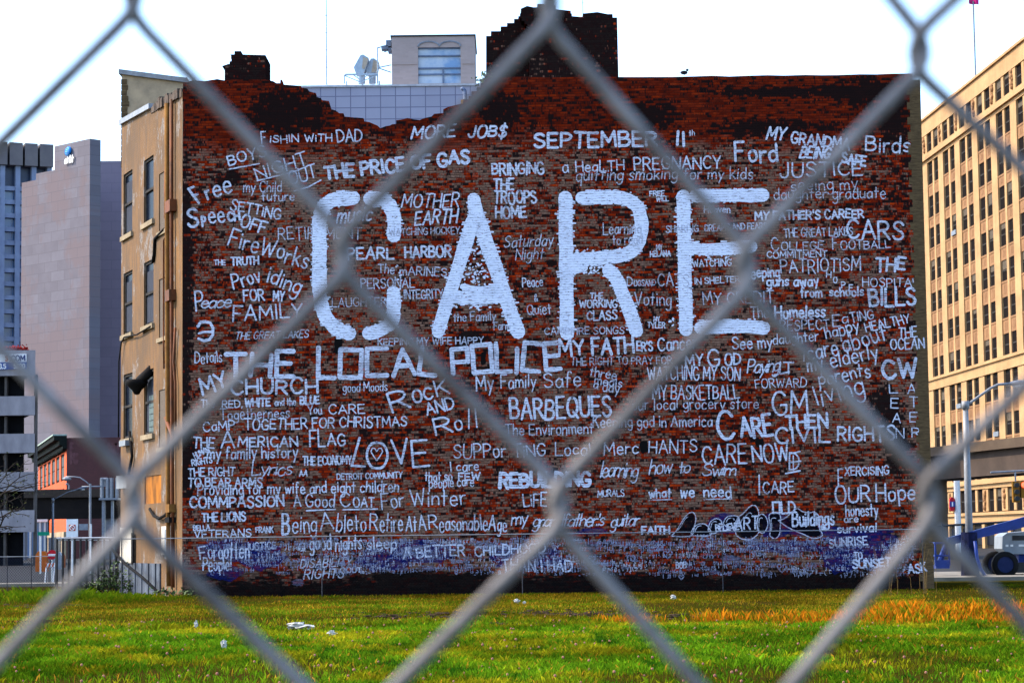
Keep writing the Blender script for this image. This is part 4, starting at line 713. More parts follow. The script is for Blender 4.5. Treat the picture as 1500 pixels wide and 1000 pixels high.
# ---------------------------------------------------------------- telephone company tower
YT = 420.0; c0 = P(131, 800, YT); TL = Plane(c0, (.72, -.69)); TR = Plane(c0, (.69, .72))
tw = thing('office_tower', (c0.x, c0.y, 0), 'windowless grey stone slab tower with a blue globe logo near its top', 'tower')
M_SLAB = panel_mat('grey_stone_slabs', (.10, .09, .11), (.13, .12, .145), 4.2, 1.9, math.atan2(-.69, .72), joint=(.075, .069, .082), mort=.05, var=.3, stain=(.125, .092, .10))
dr_ = TR.tz(148.5, 400)[0]
for px0, px1, py in ((131, 79, 209), (79, 52, 252), (52, 31, 266)):
    ta, tb = TL.tz(px0, 400)[0], TL.tz(px1, 400)[0]; zt = TL.tz((px0 + px1) / 2, py)[1]; m = MB()
    a, b = TL.pt(ta, 0), TL.pt(tb, 0); m.prism([a, b, b + TR.u * dr_, a + TR.u * dr_], (0, 0, zt)); m.build('slab', M_SLAB, tw)
m = MB(); YR = YT + 22; m.box((X(146, YR), YR, 0), (X(200, YR), YR + 20, Z(236, YR, 160))); m.build('rear_wing', panel_mat('mauve_slabs', (.15, .125, .165), (.175, .145, .19), 4.2, 1.9, 0, joint=(.12, .10, .135), mort=.05), tw)
gt, gz = TL.tz(102, 222); gc = TL.pt(gt, gz, .35); gr = 7.0 / FPX * YT; lg = MB(); nu, nv = 20, 14
for i in range(nv):
    a0, a1 = math.pi * i / nv, math.pi * (i + 1) / nv; mi = 1 if i in (3, 5, 7, 9, 11) else 0
    for j in range(nu):
        b0, b1 = 6.2832 * j / nu, 6.2832 * (j + 1) / nu; f = lambda A_, B_: gc + (TL.u * (math.sin(A_) * math.cos(B_)) + TL.n * (math.sin(A_) * math.sin(B_) * .5) + Vector((0, 0, 1)) * math.cos(A_) + TL.u * .25 * math.cos(A_)) * gr
        lg.quad(f(a0, b0), f(a1, b0), f(a1, b1), f(a0, b1), 1 if mi and -.3 < math.cos(b0) < .9 else 0)
lg.build('logo_globe', [plain('bright_blue', (.02, .22, .62), (.02, .16, .5)), plain('pale_sky_blue', (.25, .5, .8))], tw)
z_ = TL.tz(102, 239)[1]; t0_, t1_ = TL.tz(96, 238)[0], TL.tz(110, 238)[0]
on_plane(TL, 'at&t', t0_, z_, t1_, 1.35, .33, .3).build('logo_lettering', M_WHITE, tw)

# ---------------------------------------------------------------- gridded concrete tower far left
c1_ = P(0, 800, 480); GT = Plane(c1_, (.92, .39)); gtw = thing('concrete_tower', (c1_.x, c1_.y, 0), 'pale concrete grid tower with rows of blue windows at the left edge', 'tower')
M_CGRID = plain('pale_blue_concrete', (.19, .23, .33), (.14, .17, .25), .3); M_CAP = plain('grey_cap_panels', (.14, .127, .13), (.11, .10, .108), .3)
tp_ = [GT.tz(x, 400)[0] for x in (-58, -35, -12, 10.5, 33, 55, 78)]; zc0, zc1, zc2 = GT.tz(10, 242)[1], GT.tz(10, 209)[1], GT.tz(10, 272)[1]; te = tp_[-1]
m = MB(); m.obox(GT, tp_[0], te, 0, zc1 - .3, -30, -2.2); m.build('core', plain('dark_blue_glass', (.03, .05, .11), (.02, .035, .08), .5, .3), gtw)  # dark blue backing behind the fins and windows
for a, b in zip(tp_, tp_[1:]):
    m = MB(); m.obox(GT, a + .25, b - .25, zc0, zc1, -2, .8); m.build('cap_panel', M_CAP, gtw)
ms = [GT.tz(x, 400)[0] for x in (-43, -20, 3, 25.5, 49, 72)]; m = MB()
for q in ms: m.obox(GT, q - .5, q + .5, 0, zc0 - .02, -2.1, 0)
m.build('vertical_fins', M_CGRID, gtw); fl_ = (GT.tz(10, 283)[1] - GT.tz(10, 383)[1]) / 5; zf = zc2
for k in range(17):
    z1 = zf - fl_ * k; z0 = z1 - fl_ * .32
    m = MB(); m.obox(GT, ms[0] + .501, te, z0, z1, -1.9, -.4); m.build('spandrel', M_CGRID, gtw)
    for a, b in zip(ms, ms[1:]):
        if b > te: continue
        m = MB(); m.obox(GT, a + .55, b - .55, z0 - fl_ * .66, z0 - .02, -1.8, -1.5); m.obox(GT, (a + b) / 2 + .6, (a + b) / 2 + .75, z0 - fl_ * .66, z0 - .02, -1.499, -1.4, 1); m.build('window', [M_BLUEGL, M_CGRID], gtw)

# ---------------------------------------------------------------- parking garage
YG = 185.0; g = thing('parking_garage', (X(10, YG), YG, 0), 'grey concrete parking garage with dark open decks at the left edge', 'garage')
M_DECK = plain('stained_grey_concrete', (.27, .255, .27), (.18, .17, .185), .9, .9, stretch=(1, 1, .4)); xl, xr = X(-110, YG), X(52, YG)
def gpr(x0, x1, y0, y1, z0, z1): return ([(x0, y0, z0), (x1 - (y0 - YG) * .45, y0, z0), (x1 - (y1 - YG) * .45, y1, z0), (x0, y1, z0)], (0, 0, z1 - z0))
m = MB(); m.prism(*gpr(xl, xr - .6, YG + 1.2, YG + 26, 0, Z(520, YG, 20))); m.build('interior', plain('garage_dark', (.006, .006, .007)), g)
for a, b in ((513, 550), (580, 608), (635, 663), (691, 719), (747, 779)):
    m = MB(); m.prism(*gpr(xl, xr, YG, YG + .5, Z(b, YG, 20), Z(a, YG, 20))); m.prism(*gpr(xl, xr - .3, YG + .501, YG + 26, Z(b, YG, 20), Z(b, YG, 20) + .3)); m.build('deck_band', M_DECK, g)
for px in (48.5, 5, -45):
    m = MB(); m.box((X(px, YG), YG + .52, 0), (X(px, YG) + .18, YG + 1.1, Z(548, YG, 20))); m.build('column', M_DGREY, g)
sb = MB(); sb.box((X(-40, YG), YG - .12, Z(530, YG, 20)), (X(39.3, YG), YG - .003, Z(518.5, YG, 20))); sg = sb.build('sign_panel', M_WHITE, g)
sb = MB(); sb.box((X(-40, YG), YG - .12, Z(541, YG, 20)), (X(39.3, YG), YG - .003, Z(530.2, YG, 20))); sg2 = sb.build('sign_panel', plain('sign_blue', (.03, .09, .3)), g)
GP = Plane((0, YG), (1, 0)); on_plane(GP, '.COM', X(14, YG), Z(528.5, YG, 20), X(38, YG), .42, .11, .13).build('lettering', M_NAVY, sg); on_plane(GP, 'S', X(8, YG), Z(528.5, YG, 20), X(13, YG), .42, .11, .13).build('lettering', plain('sign_orange', (.6, .12, .03)), sg)
on_plane(GP, '5820', X(20.5, YG), Z(539.5, YG, 20), X(37.5, YG), .36, .085, .13, on_plane(GP, '8.5', X(-1, YG), Z(539.5, YG, 20), X(10, YG), .36, .085, .13)).build('lettering', M_WHITE, sg2)
m = MB()
for _ in range(420):
    x, z = rnd.uniform(X(2, YG), X(40, YG)), abs(rnd.gauss(0, .16)); p = Vector((x, YG + .3 + rnd.uniform(-.2, .2), Z(513, YG, 20) + z)); d = Vector((rnd.gauss(0, 1), rnd.gauss(0, 1), rnd.gauss(0, 1))).normalized() * .09; e = d.orthogonal().normalized() * .07; m.quad(p - d, p - e, p + d, p + e)
tag(m.build('flower_row', plain('red_flowers', (.45, .03, .02), (.12, .02, .02), 30)), 'row of red flowers along the top deck of the parking garage', 'flowers')

# ---------------------------------------------------------------- orange and red corner building
YC = 270.0; cc = P(97, 800, YC); cb = thing('corner_building', (cc.x, YC, 0), 'three storey orange brick corner building with a dark green cornice', 'building'); CF = Plane(cc, (1, 0)); CL = Plane(cc, (.262, -.965))
zt = Z(641, YC, 100); tl = CL.tz(56, 700)[0]; xw = X(186, YC)
M_ORB = panel_mat('orange_brick', (.66, .085, .004), (.5, .06, .003), .3, .1, math.atan2(-.965, .262), joint=(.3, .05, .01)); M_REDB = panel_mat('shaded_red_brick', (.085, .022, .022), (.05, .015, .016), .3, .1, 0, joint=(.06, .03, .03))  # front brick: shade of the unlit side put into its darker red
wins = []
for row, (za, zb) in enumerate(((zt - 4.9, zt - 1.7), (zt - 9.4, zt - 5.9))):
    for k in range(6):
        a = tl * (.07 + .15 * k); wins.append((a + tl * .105, a, za, zb))
m = MB(); m.holes(CL, tl, -.002, 0, zt, wins, .16); m.build('side_wall', M_ORB, cb)
m = MB(); m.prism([CL.pt(-.65, 0, -.65), CL.pt(tl, 0, -.65), (xw, CL.pt(tl, 0).y, 0), (xw, YC + .65, 0)], (0, 0, zt - .1)); m.build('core', M_BLK, cb)
m = MB(); m.box((cc.x, YC, 0), (xw, YC + .6, zt)); fw = m.build('front_wall', M_REDB, cb)
m = MB(); m.box((X(102, YC), YC - .004, 0), (X(150, YC), YC - .001, Z(672, YC, 120) - 1)); 
for (a, b, za, zb) in wins:
    m = MB(); m.obox(CL, a + .05, b - .05, za + .05, zb - .05, -.15, -.1); w_ = m.build('window', plain('dark_green_sash', (.012, .013, .012)), cb); m = MB(); m.obox(CL, a + .3, b - .3, za + .3, (za + zb) / 2, -.099, -.08); m.obox(CL, a + .3, b - .3, (za + zb) / 2 + .15, zb - .3, -.099, -.08); m.build('pane', M_BLK, w_)
m = MB(); M_CORN = plain('dark_green_cornice', (.006, .009, .008), (.012, .014, .012), 2)
for o, za, zb in ((.5, zt - 1.3, zt - .9), (.9, zt - .9, zt - .3), (1.5, zt - .3, zt + .25)): m.obox(CL, tl, .3, za, zb - .003, .003, o)
for k in range(40): a = tl * (k + .5) / 40; m.obox(CL, a - .25, a + .2, zt - 1.55, zt - 1.3, .003, .5)
cn = m.build('cornice', M_CORN, cb); m = MB(); m.obox(CL, tl, .3, zt + .25, zt + .42, .003, 1.65); m.build('cornice_edge', plain('verdigris', (.3, .38, .33)), cb)
M_GHOST = plain('faded_sign_paint', (.12, .055, .06), (.075, .03, .03), 1.2)
gm = on_plane(CF, 'F', CF.tz(102, 664)[0], CF.tz(102, 664)[1], CF.tz(108, 664)[0], 1.2, .3, .01); on_plane(CF, 'MO', CF.tz(157, 664)[0], CF.tz(157, 664)[1], CF.tz(175, 664)[0], 1.1, .3, .01, gm); on_plane(CF, 'FU', CF.tz(102, 678)[0], CF.tz(102, 678)[1], CF.tz(115, 678)[0], 1.1, .3, .01, gm)
gm.build('ghost_sign', M_GHOST, fw, 'faded painted letters high on the brick')
m = MB(); m.obox(CL, tl, 0, 0, 3.2, .003, .3); m.build('shopfront', plain('cream_shopfront', (.4, .32, .2), (.2, .14, .1), .4), cb)
m = MB()
for k in range(6): a = tl * (.08 + .15 * k); m.obox(CL, a + tl * .11, a, .3, 2.6, .305, .35)
m.build('shop_window', M_GLASS, cb)
# low glass shop below the garage corner
YS = 300.0; sh = thing('glass_shop', (X(64, YS), YS, 0), 'low shop with a blue glass front below the garage corner', 'building'); m = MB(); m.box((X(42, YS), YS, 0), (X(72, YS), YS + 8, Z(764, YS, 60))); m.build('glass_front', M_BLUEGL, sh); m = MB(); m.box((X(42, YS), YS - .4, Z(764, YS, 60)), (X(72, YS), YS + 8, Z(759, YS, 60))); m.build('fascia', M_WHITE, sh)
m = MB()
for px in (45, 52, 59, 66): m.box((X(px, YS), YS - .1, 0), (X(px, YS) + .25, YS - .003, Z(764, YS, 60)))
m.build('mullions', M_STEEL, sh)

# ---------------------------------------------------------------- elevated guideways
M_GW = plain('guideway_concrete', (.10, .072, .05), (.07, .05, .037), .4, .9)
YW = 250.0; gw = thing('elevated_guideway', (X(110, YW), YW, 0), 'dark elevated rail guideway crossing before the orange corner building', 'guideway')
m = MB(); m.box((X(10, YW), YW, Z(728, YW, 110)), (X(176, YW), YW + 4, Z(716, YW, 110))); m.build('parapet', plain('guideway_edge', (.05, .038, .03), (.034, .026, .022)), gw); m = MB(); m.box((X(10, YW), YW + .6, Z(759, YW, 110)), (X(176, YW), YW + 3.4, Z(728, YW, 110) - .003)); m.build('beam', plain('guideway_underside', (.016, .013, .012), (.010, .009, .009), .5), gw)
for px in (20, 152): m = MB(); m.box((X(px, YW), YW + 1.2, 0), (X(px, YW) + 1.1, YW + 2.6, Z(759, YW, 110) - .003)); m.build('pier', plain('grey_pier', (.2, .2, .23)), gw)
ps = thing('signal_platform', (X(163, YW - 3), YW - 3, Z(731, YW)), 'blue grey steel service platform at the guideway end', 'platform'); m = MB(); yq = YW - 2
m.box((X(148, yq), yq - 1, Z(732, yq, 160)), (X(176, yq), yq + 1.9, Z(729, yq, 160))); m.build('deck', M_BOXM, ps); m = MB()
for px in (152, 160, 166, 174): m.tube([(X(px, yq), yq - .8, Z(729, yq, 160)), (X(px, yq), yq - .8, Z(700, yq, 160))], .22, 6)
m.tube([(X(150, yq), yq - .8, Z(702, yq, 160)), (X(160, yq), yq - .8, Z(702, yq, 160))], .2, 6); m.build('frame', M_BOXM, ps); m = MB(); m.box((X(150, yq), yq - .4, Z(712, yq, 160)), (X(158, yq), yq + .6, Z(704, yq, 160))); m.build('cabinet', M_STEEL, ps)
m = MB(); m.box((X(151, yq), yq - .4, 0), (X(155, yq), yq + .4, Z(732, yq, 160))); m.box((X(164, yq), yq - .3, 0), (X(167, yq), yq + .3, Z(732, yq, 160))); m.build('leg', M_BOXM, ps)
q0, q1 = P(1350, 660, 152), P(1620, 640, 124); q0.z = q1.z = 0; RG = Plane(q0, q1 - q0); gl = (q1 - q0).length
gw = thing('elevated_guideway', (q0.x + 8, q0.y - 4, 0), 'long brown concrete guideway crossing before the cream office block', 'guideway'); zt_, zm_, zb_ = RG.tz(1430, 647)[1], RG.tz(1430, 661)[1], RG.tz(1430, 697)[1]
m = MB(); m.obox(RG, -4, gl, zm_, zt_, -3.6, 0); m.build('parapet', M_GW, gw); m = MB(); m.obox(RG, -4, gl, zb_, zm_ - .003, -3, -.45); m.build('beam', plain('guideway_side', (.075, .055, .045), (.05, .038, .032), .5), gw)
for tt in (-3, gl - 2): m = MB(); m.obox(RG, tt, tt + 1.2, 0, zb_ - .003, -2.4, -1); m.build('pier', M_GW, gw)

# ---------------------------------------------------------------- cream office block on the right
r0 = P(1500, 800, 240); OB = Plane(r0, (-.05, .99875)); r0.z = 0
ob = thing('office_block', (r0.x, r0.y, 0), 'tall cream stone office block with paired windows along the right street', 'building')
zz = lambda py: OB.tz(1473, py)[1]
tA, tB = OB.tz(1560, 500)[0], OB.tz(1338, 500)[0]
def stone(name, c1, c2):
    t_ = NT(name); v, a, z = xz(t_, math.pi / 2); n = t_.noise(scaled(t_, v, .15, .3), 1, 6, .7); n2 = t_.noise(scaled(t_, v, 1.2, .2, 5), 1, 4); c = t_.ramp(n, [(.35, c1), (.65, c2)]); c = t_.mix(t_.ramp(n2, [(.5, 0), (.75, .35)]), c, tuple(x * .6 for x in c2)); t_.col(c); return t_.m
M_CREAM = stone('cream_limestone', (.41, .245, .11), (.30, .17, .072)); M_SPAN = stone('spandrel_limestone', (.25, .125, .052), (.18, .088, .037)); M_DKGL = NT('dark_sash_glass'); M_DKGL.col((.012, .010, .010)); M_DKGL.b.inputs['Roughness'].default_value = .45; M_DKGL.b.inputs['Specular IOR Level'].default_value = 0.0; M_DKGL = M_DKGL.m
pc = [OB.tz(x, 500)[0] for x in (1450, 1479)]; pit = (pc[0] - pc[1]); pc0 = pc[1]
rows = [(163, 195), (215, 251), (269, 303), (324, 358), (379, 410), (434, 465), (488, 521), (548, 582), (604, 637), (660, 692)]
rows = [(zz(b), zz(a)) for a, b in rows]; att = (zz(140), zz(108)); low = (zz(747), zz(714))
m = MB(); m.obox(OB, tA, tB, 0, zz(86), -40, -.27); m.build('core', plain('dark_core', (.02, .018, .016)), ob)
m = MB(); k0, k1 = math.floor((tA - pc0) / pit), math.ceil((tB - pc0) / pit)
for k in range(k0, k1 + 1):
    c = pc0 + k * pit; m.obox(OB, c - pit * .5 - pit * .15, c - pit * .5 + pit * .15, zz(700), rows[0][1] + .4, -.26, 0)
    m.obox(OB, c - pit * .05, c + pit * .05, zz(700), rows[0][1] + .4, -.26, -.07)
m.build('piers', M_CREAM, ob, kind=None)
m = MB(); m.obox(OB, tA, tB, rows[0][1] + .4, att[0] - .9, -.26, .02); m.obox(OB, tA, tB, att[1], zz(82), -.26, .04); m.build('parapet_band', M_CREAM, ob)
m = MB(); m.obox(OB, tA, tB, att[0] - .9, att[0] - .45, -.26, .35); m.obox(OB, tA, tB, att[0] - .45, att[0] - .003, -.26, .05); m.obox(OB, tA, tB, zz(82), zz(78), -.26, .3); m.build('cornice', M_CREAM, ob)
m = MB(); zb0, zb1 = rows[6][0], rows[7][1]; m.obox(OB, tA, tB, zb1 + .5, zb0 - .35, -.26, .12); m.obox(OB, tA, tB, zb0 - .35, zb0 - .02, -.26, .35); m.build('belt_course', M_CREAM, ob)
m = MB(); m.obox(OB, tA, tB, low[1] + .1, zz(698), -.26, .1); m.obox(OB, tA, tB, zz(765), low[0] - .1, -.26, .1); m.obox(OB, tA, tB, zz(753), zz(749), -.26, .4); m.obox(OB, tA, tB, zz(706), zz(703), -.26, .4); m.build('belt_course', M_CREAM, ob)
pm = MB(); wl = []
for k in range(k0, k1 + 1):
    for s in (-1, 1):
        a, b = sorted((pc0 + k * pit + s * pit * .052, pc0 + k * pit + s * pit * .348))
        for (za, zb) in rows + [att, low]: wl.append((a, b, za, zb))
# spandrels between the rows, one per bay
for k in range(k0, k1 + 1):
    sp = MB()
    for (za, zb), (zc, zd) in zip(rows, rows[1:]):
        if za == zb0: continue
        for s in (-1, 1):
            a, b = sorted((pc0 + k * pit + s * pit * .052, pc0 + k * pit + s * pit * .349)); sp.obox(OB, a, b, zd, za - .22, -.255, -.12); sp.obox(OB, a - .05, b + .05, za - .22, za - .02, -.255, -.06); mid_ = (a + b) / 2; sp.obox(OB, mid_ - .45, mid_ - .08, zd + .35, za - .45, -.119, -.095); sp.obox(OB, mid_ + .08, mid_ + .45, zd + .35, za - .45, -.119, -.095)
    sp.build('spandrel', M_SPAN, ob)
for k in range(k0, k1 + 1):
    for zA, zB in (att, low):
        m = MB(); m2_ = MB(); c = pc0 + k * pit - pit * .5; m.obox(OB, c - pit * .148, c + pit * .148, zA, zB + .1, -.26, -.03); m.obox(OB, c + pit * .44, c + pit * .56, zA, zB + .1, -.26, -.05)
        for j in range(7): zq = zA + .25 + j * (zB - zA - .4) / 7; q = OB.pt(c + rnd.uniform(-.2, .2), zq + .15, .0); m2_.ball(q, rnd.uniform(.22, .36), .8, 1, 1, 7, 5)
        cpp = m.build('carved_pier', M_CREAM, ob); m2_.build('carved_relief', M_SPAN, cpp, smooth=True)
# each window: sash frame and a dark pane; seen largest first
wl.sort(key=lambda r: OB.pt(r[0], r[2]).y); ac = 0; rest = MB()
wl = [r for r in wl if r[0] > OB.tz(1506, 500)[0] - 1 and r[1] < OB.tz(1346, 500)[0] + 1] + [r for r in wl if not (r[0] > OB.tz(1506, 500)[0] - 1 and r[1] < OB.tz(1346, 500)[0] + 1)]
for i, (a, b, za, zb) in enumerate(wl):
    m = MB() if i < 98 else rest; zm = (za + zb) / 2; lift = rnd.random(); m.obox(OB, a, b, za, zb, -.25, -.225, 0); m.obox(OB, a + .02, b - .02, zm - .07, zm + .07, -.224, -.18, 1)
    m.obox(OB, a + .02, a + .12, za, zm - .08, -.224, -.20, 1); m.obox(OB, b - .12, b - .02, za, zm - .08, -.224, -.20, 1)
    if lift < .3: m.obox(OB, a + .14, b - .14, zb - (zb - za) * rnd.uniform(.15, .5), zb - .02, -.224, -.21, 2)
    if rnd.random() < .04: m.obox(OB, a + .15, b - .15, za + .02, za + .55, -.224, .1, 3)
    if i < 98: m.build('window', [M_DKGL, M_FRAME, plain('window_blind', (.11, .085, .06), (.06, .05, .04), 3) if not i else bpy.data.materials['window_blind'], M_BOXM], ob)
rest.build('far_windows', [M_DKGL, M_FRAME, bpy.data.materials['window_blind'], M_BOXM], ob, kind='stuff')
m = MB(); ns = 12
for k in range(ns):
    a = tA + (tB - tA) * k / ns; b = tA + (tB - tA) * (k + 1) / ns; m.obox(OB, a, a + (b - a) * .22, 0, zz(765) - .01, -.26, .06)
m.build('ground_pier', M_CREAM, ob); m = MB()
for k in range(ns):
    a = tA + (tB - tA) * k / ns; b = tA + (tB - tA) * (k + 1) / ns; m.obox(OB, a + (b - a) * .23, b - .02, .4, zz(772), -.25, -.2)
m.build('shop_window', M_GLASS, ob); fpx = X(1427, 262, 100)
fo = thing('flag_pole', (fpx - 1.5, 268, zz(78)), 'thin flagpole with a small red flag on the office block roof', 'flagpole'); m = MB(); m.tube([(P(1429.5, 122, 268).x, 268, P(1429, 122, 268).z), (P(1425.5, 2, 268).x, 268, P(1425, 2, 268).z)], .09, 6); m.build('pole', M_BOXM, fo); m = MB(); fp = P(1425.5, 2, 268)
for i in range(4):
    q = lambda j, k: fp + Vector((-.4 + j * .3, .15 * math.sin(j * 1.7), -.02 + k * .55 - .1 * j * .3)); m.quad(q(i - .5, -.6), q(i + .5, -.6), q(i + .5, .7), q(i - .5, .7))
m.build('flag', plain('magenta_red', (.5, .02, .16)), fo)
# ---------------------------------------------------------------- street furniture, left street
M_LAMP = plain('dull_galvanised_pole', (.24, .25, .27), (.18, .19, .21), 6, .6, .3)
def lamp(px, pyb, pyt, Y, arm, label, head_l=.9, r=.11, arms=None):
    g = 'street lamps around the lot'; b = P(px, pyb, Y); o = thing('street_lamp', (b.x, Y, 0), label, 'street lamp', g); tpt = P(px + (pyb - pyt) * -.0122 * 0, pyt, Y)
    m = MB(); m.tube([(b.x, Y, 0), (b.x, Y, tpt.z * .5), (b.x, Y, tpt.z)], [r * 1.25, r * 1.1, r * .8], 10); m.build('pole', M_LAMP, o, smooth=True); m = MB(); m.tube([(b.x, Y, 0), (b.x, Y, .35)], [r * 2.2, r * 1.9], 10); m.build('base', M_LAMP, o)
    pts = [P(x, y, Y) for x, y in arm]; pts[0].x = b.x; m = MB(); m.tube(pts, r * .42, 8); m.tube([pts[0] + Vector((0, 0, -.18)), pts[0] + Vector((0, 0, .12))], r * 1.2, 8); m.build('arm', M_LAMP, o, smooth=True)
    d = (pts[-1] - pts[-2]).normalized(); e = pts[-1]; m = MB(); n = 8; prof = [(0, .06), (.15, .13), (.45, .17), (.8, .15), (1, .05)]
    vs = [e + d * (u * head_l) + Vector((0, math.cos(6.2832 * j / n) * w_ * 1.2, math.sin(6.2832 * j / n) * w_ * .7)) for u, w_ in prof for j in range(n)]
    m.add(vs, [(i * n + j, i * n + (j + 1) % n, (i + 1) * n + (j + 1) % n, (i + 1) * n + j) for i in range(4) for j in range(n)] + [tuple(range(n)), tuple(4 * n + j for j in range(n))]); h = m.build('lamp_head', M_BOXM, o, smooth=True); m = MB(); m.ball(e + d * head_l * .5 + Vector((0, 0, -.1)), .16, 1.6, 1, .5); m.build('lens', M_WHITE, h); return o
lamp(1422, 858, 590, 83, [(1413, 592), (1421, 590), (1432, 582), (1450, 569), (1462, 563), (1478, 562)], 'grey street lamp with a long curved arm before the cream office block', .75, .12)
lamp(77, 832, 729, 200, [(77, 732), (85, 728), (100, 720), (112, 717)], 'grey street lamp with a slanting arm left of the orange building', 1.0, .11)
sl_ = thing('street_lamp', (X(133, 230), 230, 0), 'distant lamp pole with an arched arm and crossbar before the guideway', 'street lamp', 'street lamps around the lot'); Yl = 230
m = MB(); m.tube([(X(133, Yl), Yl, 0), (X(133, Yl), Yl, Z(708, Yl, 133))], .12, 8); m.build('pole', M_LAMP, sl_); m = MB(); m.tube([P(133, 712, Yl), P(126, 705, Yl), (P(117, 699, Yl)), P(108, 698, Yl), P(96, 698, Yl)], .07, 6); m.tube([P(120, 712.5, Yl), P(150, 712, Yl)], .08, 6); m.build('arm', M_LAMP, sl_, smooth=True); m = MB(); m.ball(P(98, 701, Yl), .35, 1.3, 1, .6); m.build('lamp_head', M_LAMP, sl_)
m = MB(); m.tube([P(101, 716, Yl), P(101, 711, Yl), P(99, 708, Yl), P(96, 709, Yl)], .08, 6); m.build('hook_arm', M_LAMP, sl_)
def board(name, label, cat, px0, px1, py0, py1, Y, mat, pole_px=None, group=None, thick=.04):
    o = thing(name, (X((px0 + px1) / 2, Y), Y, 0), label, cat, group); m = MB(); m.box((X(px0, Y), Y - thick, Z(py1, Y, px0)), (X(px1, Y), Y, Z(py0, Y, px0))); p = m.build('panel', mat, o)
    pp = pole_px or (px0 + px1) / 2; m = MB(); m.tube([(X(pp, Y), Y + .04, 0), (X(pp, Y), Y + .04, Z(py0, Y, px0))], .035 + Y * .00018, 6); m.build('post', M_STEEL, o); return o, p
o, p = board('street_sign', 'white sign board with a red square and a crossed circle', 'sign', 98.5, 115.5, 760, 786, 120, M_WHITE, 107)
m = MB(); m.box((X(102.5, 120), 119.94, Z(777, 120, 107)), (X(112, 120), 119.958, Z(768, 120, 107))); rq = m.build('red_square', plain('sign_red', (.5, .05, .02)), o); m = MB(); cq = Vector((X(107.3, 120), 119.93, Z(772.5, 120, 107)))
m.tube([cq + Vector((math.cos(6.2832 * k / 20) * .12, 0, math.sin(6.2832 * k / 20) * .12)) for k in range(21)], .025, 6); m.tube([cq + Vector((-.08, 0, .08)), cq + Vector((.08, 0, -.08))], .02, 6); m.build('crossed_circle', M_WHITE, rq)
board('street_sign', 'grey back of a sign beside the white sign board', 'sign', 117, 130, 767, 776, 125, M_BOXM, 134)
board('street_sign', 'small green street name sign left of the street lamp', 'sign', 57, 74, 778.5, 784, 130, plain('sign_green', (.01, .2, .12)), 61)
Yd = 100; o = thing('no_entry_sign', (X(76, Yd), Yd, 0), 'round red sign with a white bar near the left fence', 'sign'); m = MB(); cq = P(76, 812, Yd); rr = 7 / FPX * Yd
m.prism([cq + Vector((math.cos(6.2832 * k / 24) * rr, 0, math.sin(6.2832 * k / 24) * rr)) for k in range(24)], (0, .02, 0)); d_ = m.build('disc', plain('no_entry_red', (.5, .02, .03)), o); m = MB(); m.box((cq.x - rr * .75, Yd - .012, cq.z - rr * .16), (cq.x + rr * .75, Yd - .002, cq.z + rr * .16)); m.build('bar', M_WHITE, d_); m = MB(); m.tube([(cq.x, Yd + .05, 0), (cq.x, Yd + .05, cq.z + .2)], .04, 6); m.build('post', M_STEEL, o)
o = thing('road_barricade', (X(76, 98), 98, 0), 'striped orange and white road barricade under the round red sign', 'barricade'); m = MB(); n = 6
for k in range(n): x0, x1 = X(68, 98), X(83, 98); a, b = x0 + (x1 - x0) * k / n, x0 + (x1 - x0) * (k + 1) / n; zq = Z(830, 98, 76); m.hexa([(a, 97.9, zq), (b, 97.9, zq), (b, 97.93, zq), (a, 97.93, zq), (a + .05, 97.9, zq + .17), (b + .05, 97.9, zq + .17), (b + .05, 97.93, zq + .17), (a + .05, 97.93, zq + .17)], k % 2)
m.build('board', [plain('barricade_orange', (.6, .1, .02)), M_WHITE], o)
for px in (70, 82): m = MB(); m.tube([(X(px, 98), 97.7, 0), (X(px, 98), 98, Z(824, 98, 76))], .025, 5); m.tube([(X(px, 98), 98.3, 0), (X(px, 98), 98, Z(824, 98, 76))], .025, 5); m.build('leg', M_STEEL, o)
for i, px in enumerate((62, 84, 88.5)):
    m = MB(); Yo = 140 + i * 12; m.box((X(px, Yo) - .35, Yo, 0), (X(px, Yo) + .35, Yo + .5, 1.0 - i * .1)); m.prism([(X(px, Yo) - .35, Yo, 1.0 - i * .1), (X(px, Yo) + .35, Yo, 1.0 - i * .1), (X(px, Yo) + .2, Yo, 1.25 - i * .1), (X(px, Yo) - .2, Yo, 1.25 - i * .1)], (0, .5, 0)); tag(m.build('newspaper_box', (plain('box_orange', (.5, .12, .02)), M_BOXM, plain('box_rust', (.3, .1, .04)))[i]), ('orange street box beyond the left fence', 'grey street box beside the iron bars', 'rust coloured street box behind the iron bars')[i], 'street box', 'street boxes on the far pavement')
# ---------------------------------------------------------------- right street: boom lift, lights, signs
M_LBLUE = plain('lift_blue', (.01, .035, .22), (.006, .024, .15), 3, .45); M_TYRE = plain('tyre_rubber', (.012, .012, .013)); YL = 84.0
bl = thing('boom_lift', (X(1490, YL), YL, 0), 'blue boom lift with a grey engine cover parked on the right street', 'boom lift')
bz = lambda py: Z(py, YL, 1480); bx = lambda px: X(px, YL, 800); m = MB()
hs_ = [(1462, 803), (1463, 785), (1470, 780), (1520, 777), (1545, 780), (1546, 803), (1540, 811), (1470, 811)]; m.prism([(bx(x), YL - .7, bz(y)) for x, y in hs_], (0, 1.4, 0)); ec = m.build('engine_cover', plain('lift_grey', (.22, .25, .28), (.17, .19, .22), 3, .5), bl)
m = MB(); m.box((bx(1477), YL - .72, bz(791)), (bx(1497), YL - .703, bz(784))); m.build('dark_label', M_BLK, ec)
ocm = MB(); LP = Plane((0, YL - .72), (1, 0)); 
for x0, x1 in ((1467, 1471), (1474, 1478), (1486, 1494)): m = MB(); m.box((bx(x0), YL - .715, bz(800)), (bx(x1), YL - .703, bz(797))); m.build('white_label', M_WHITE, ec)
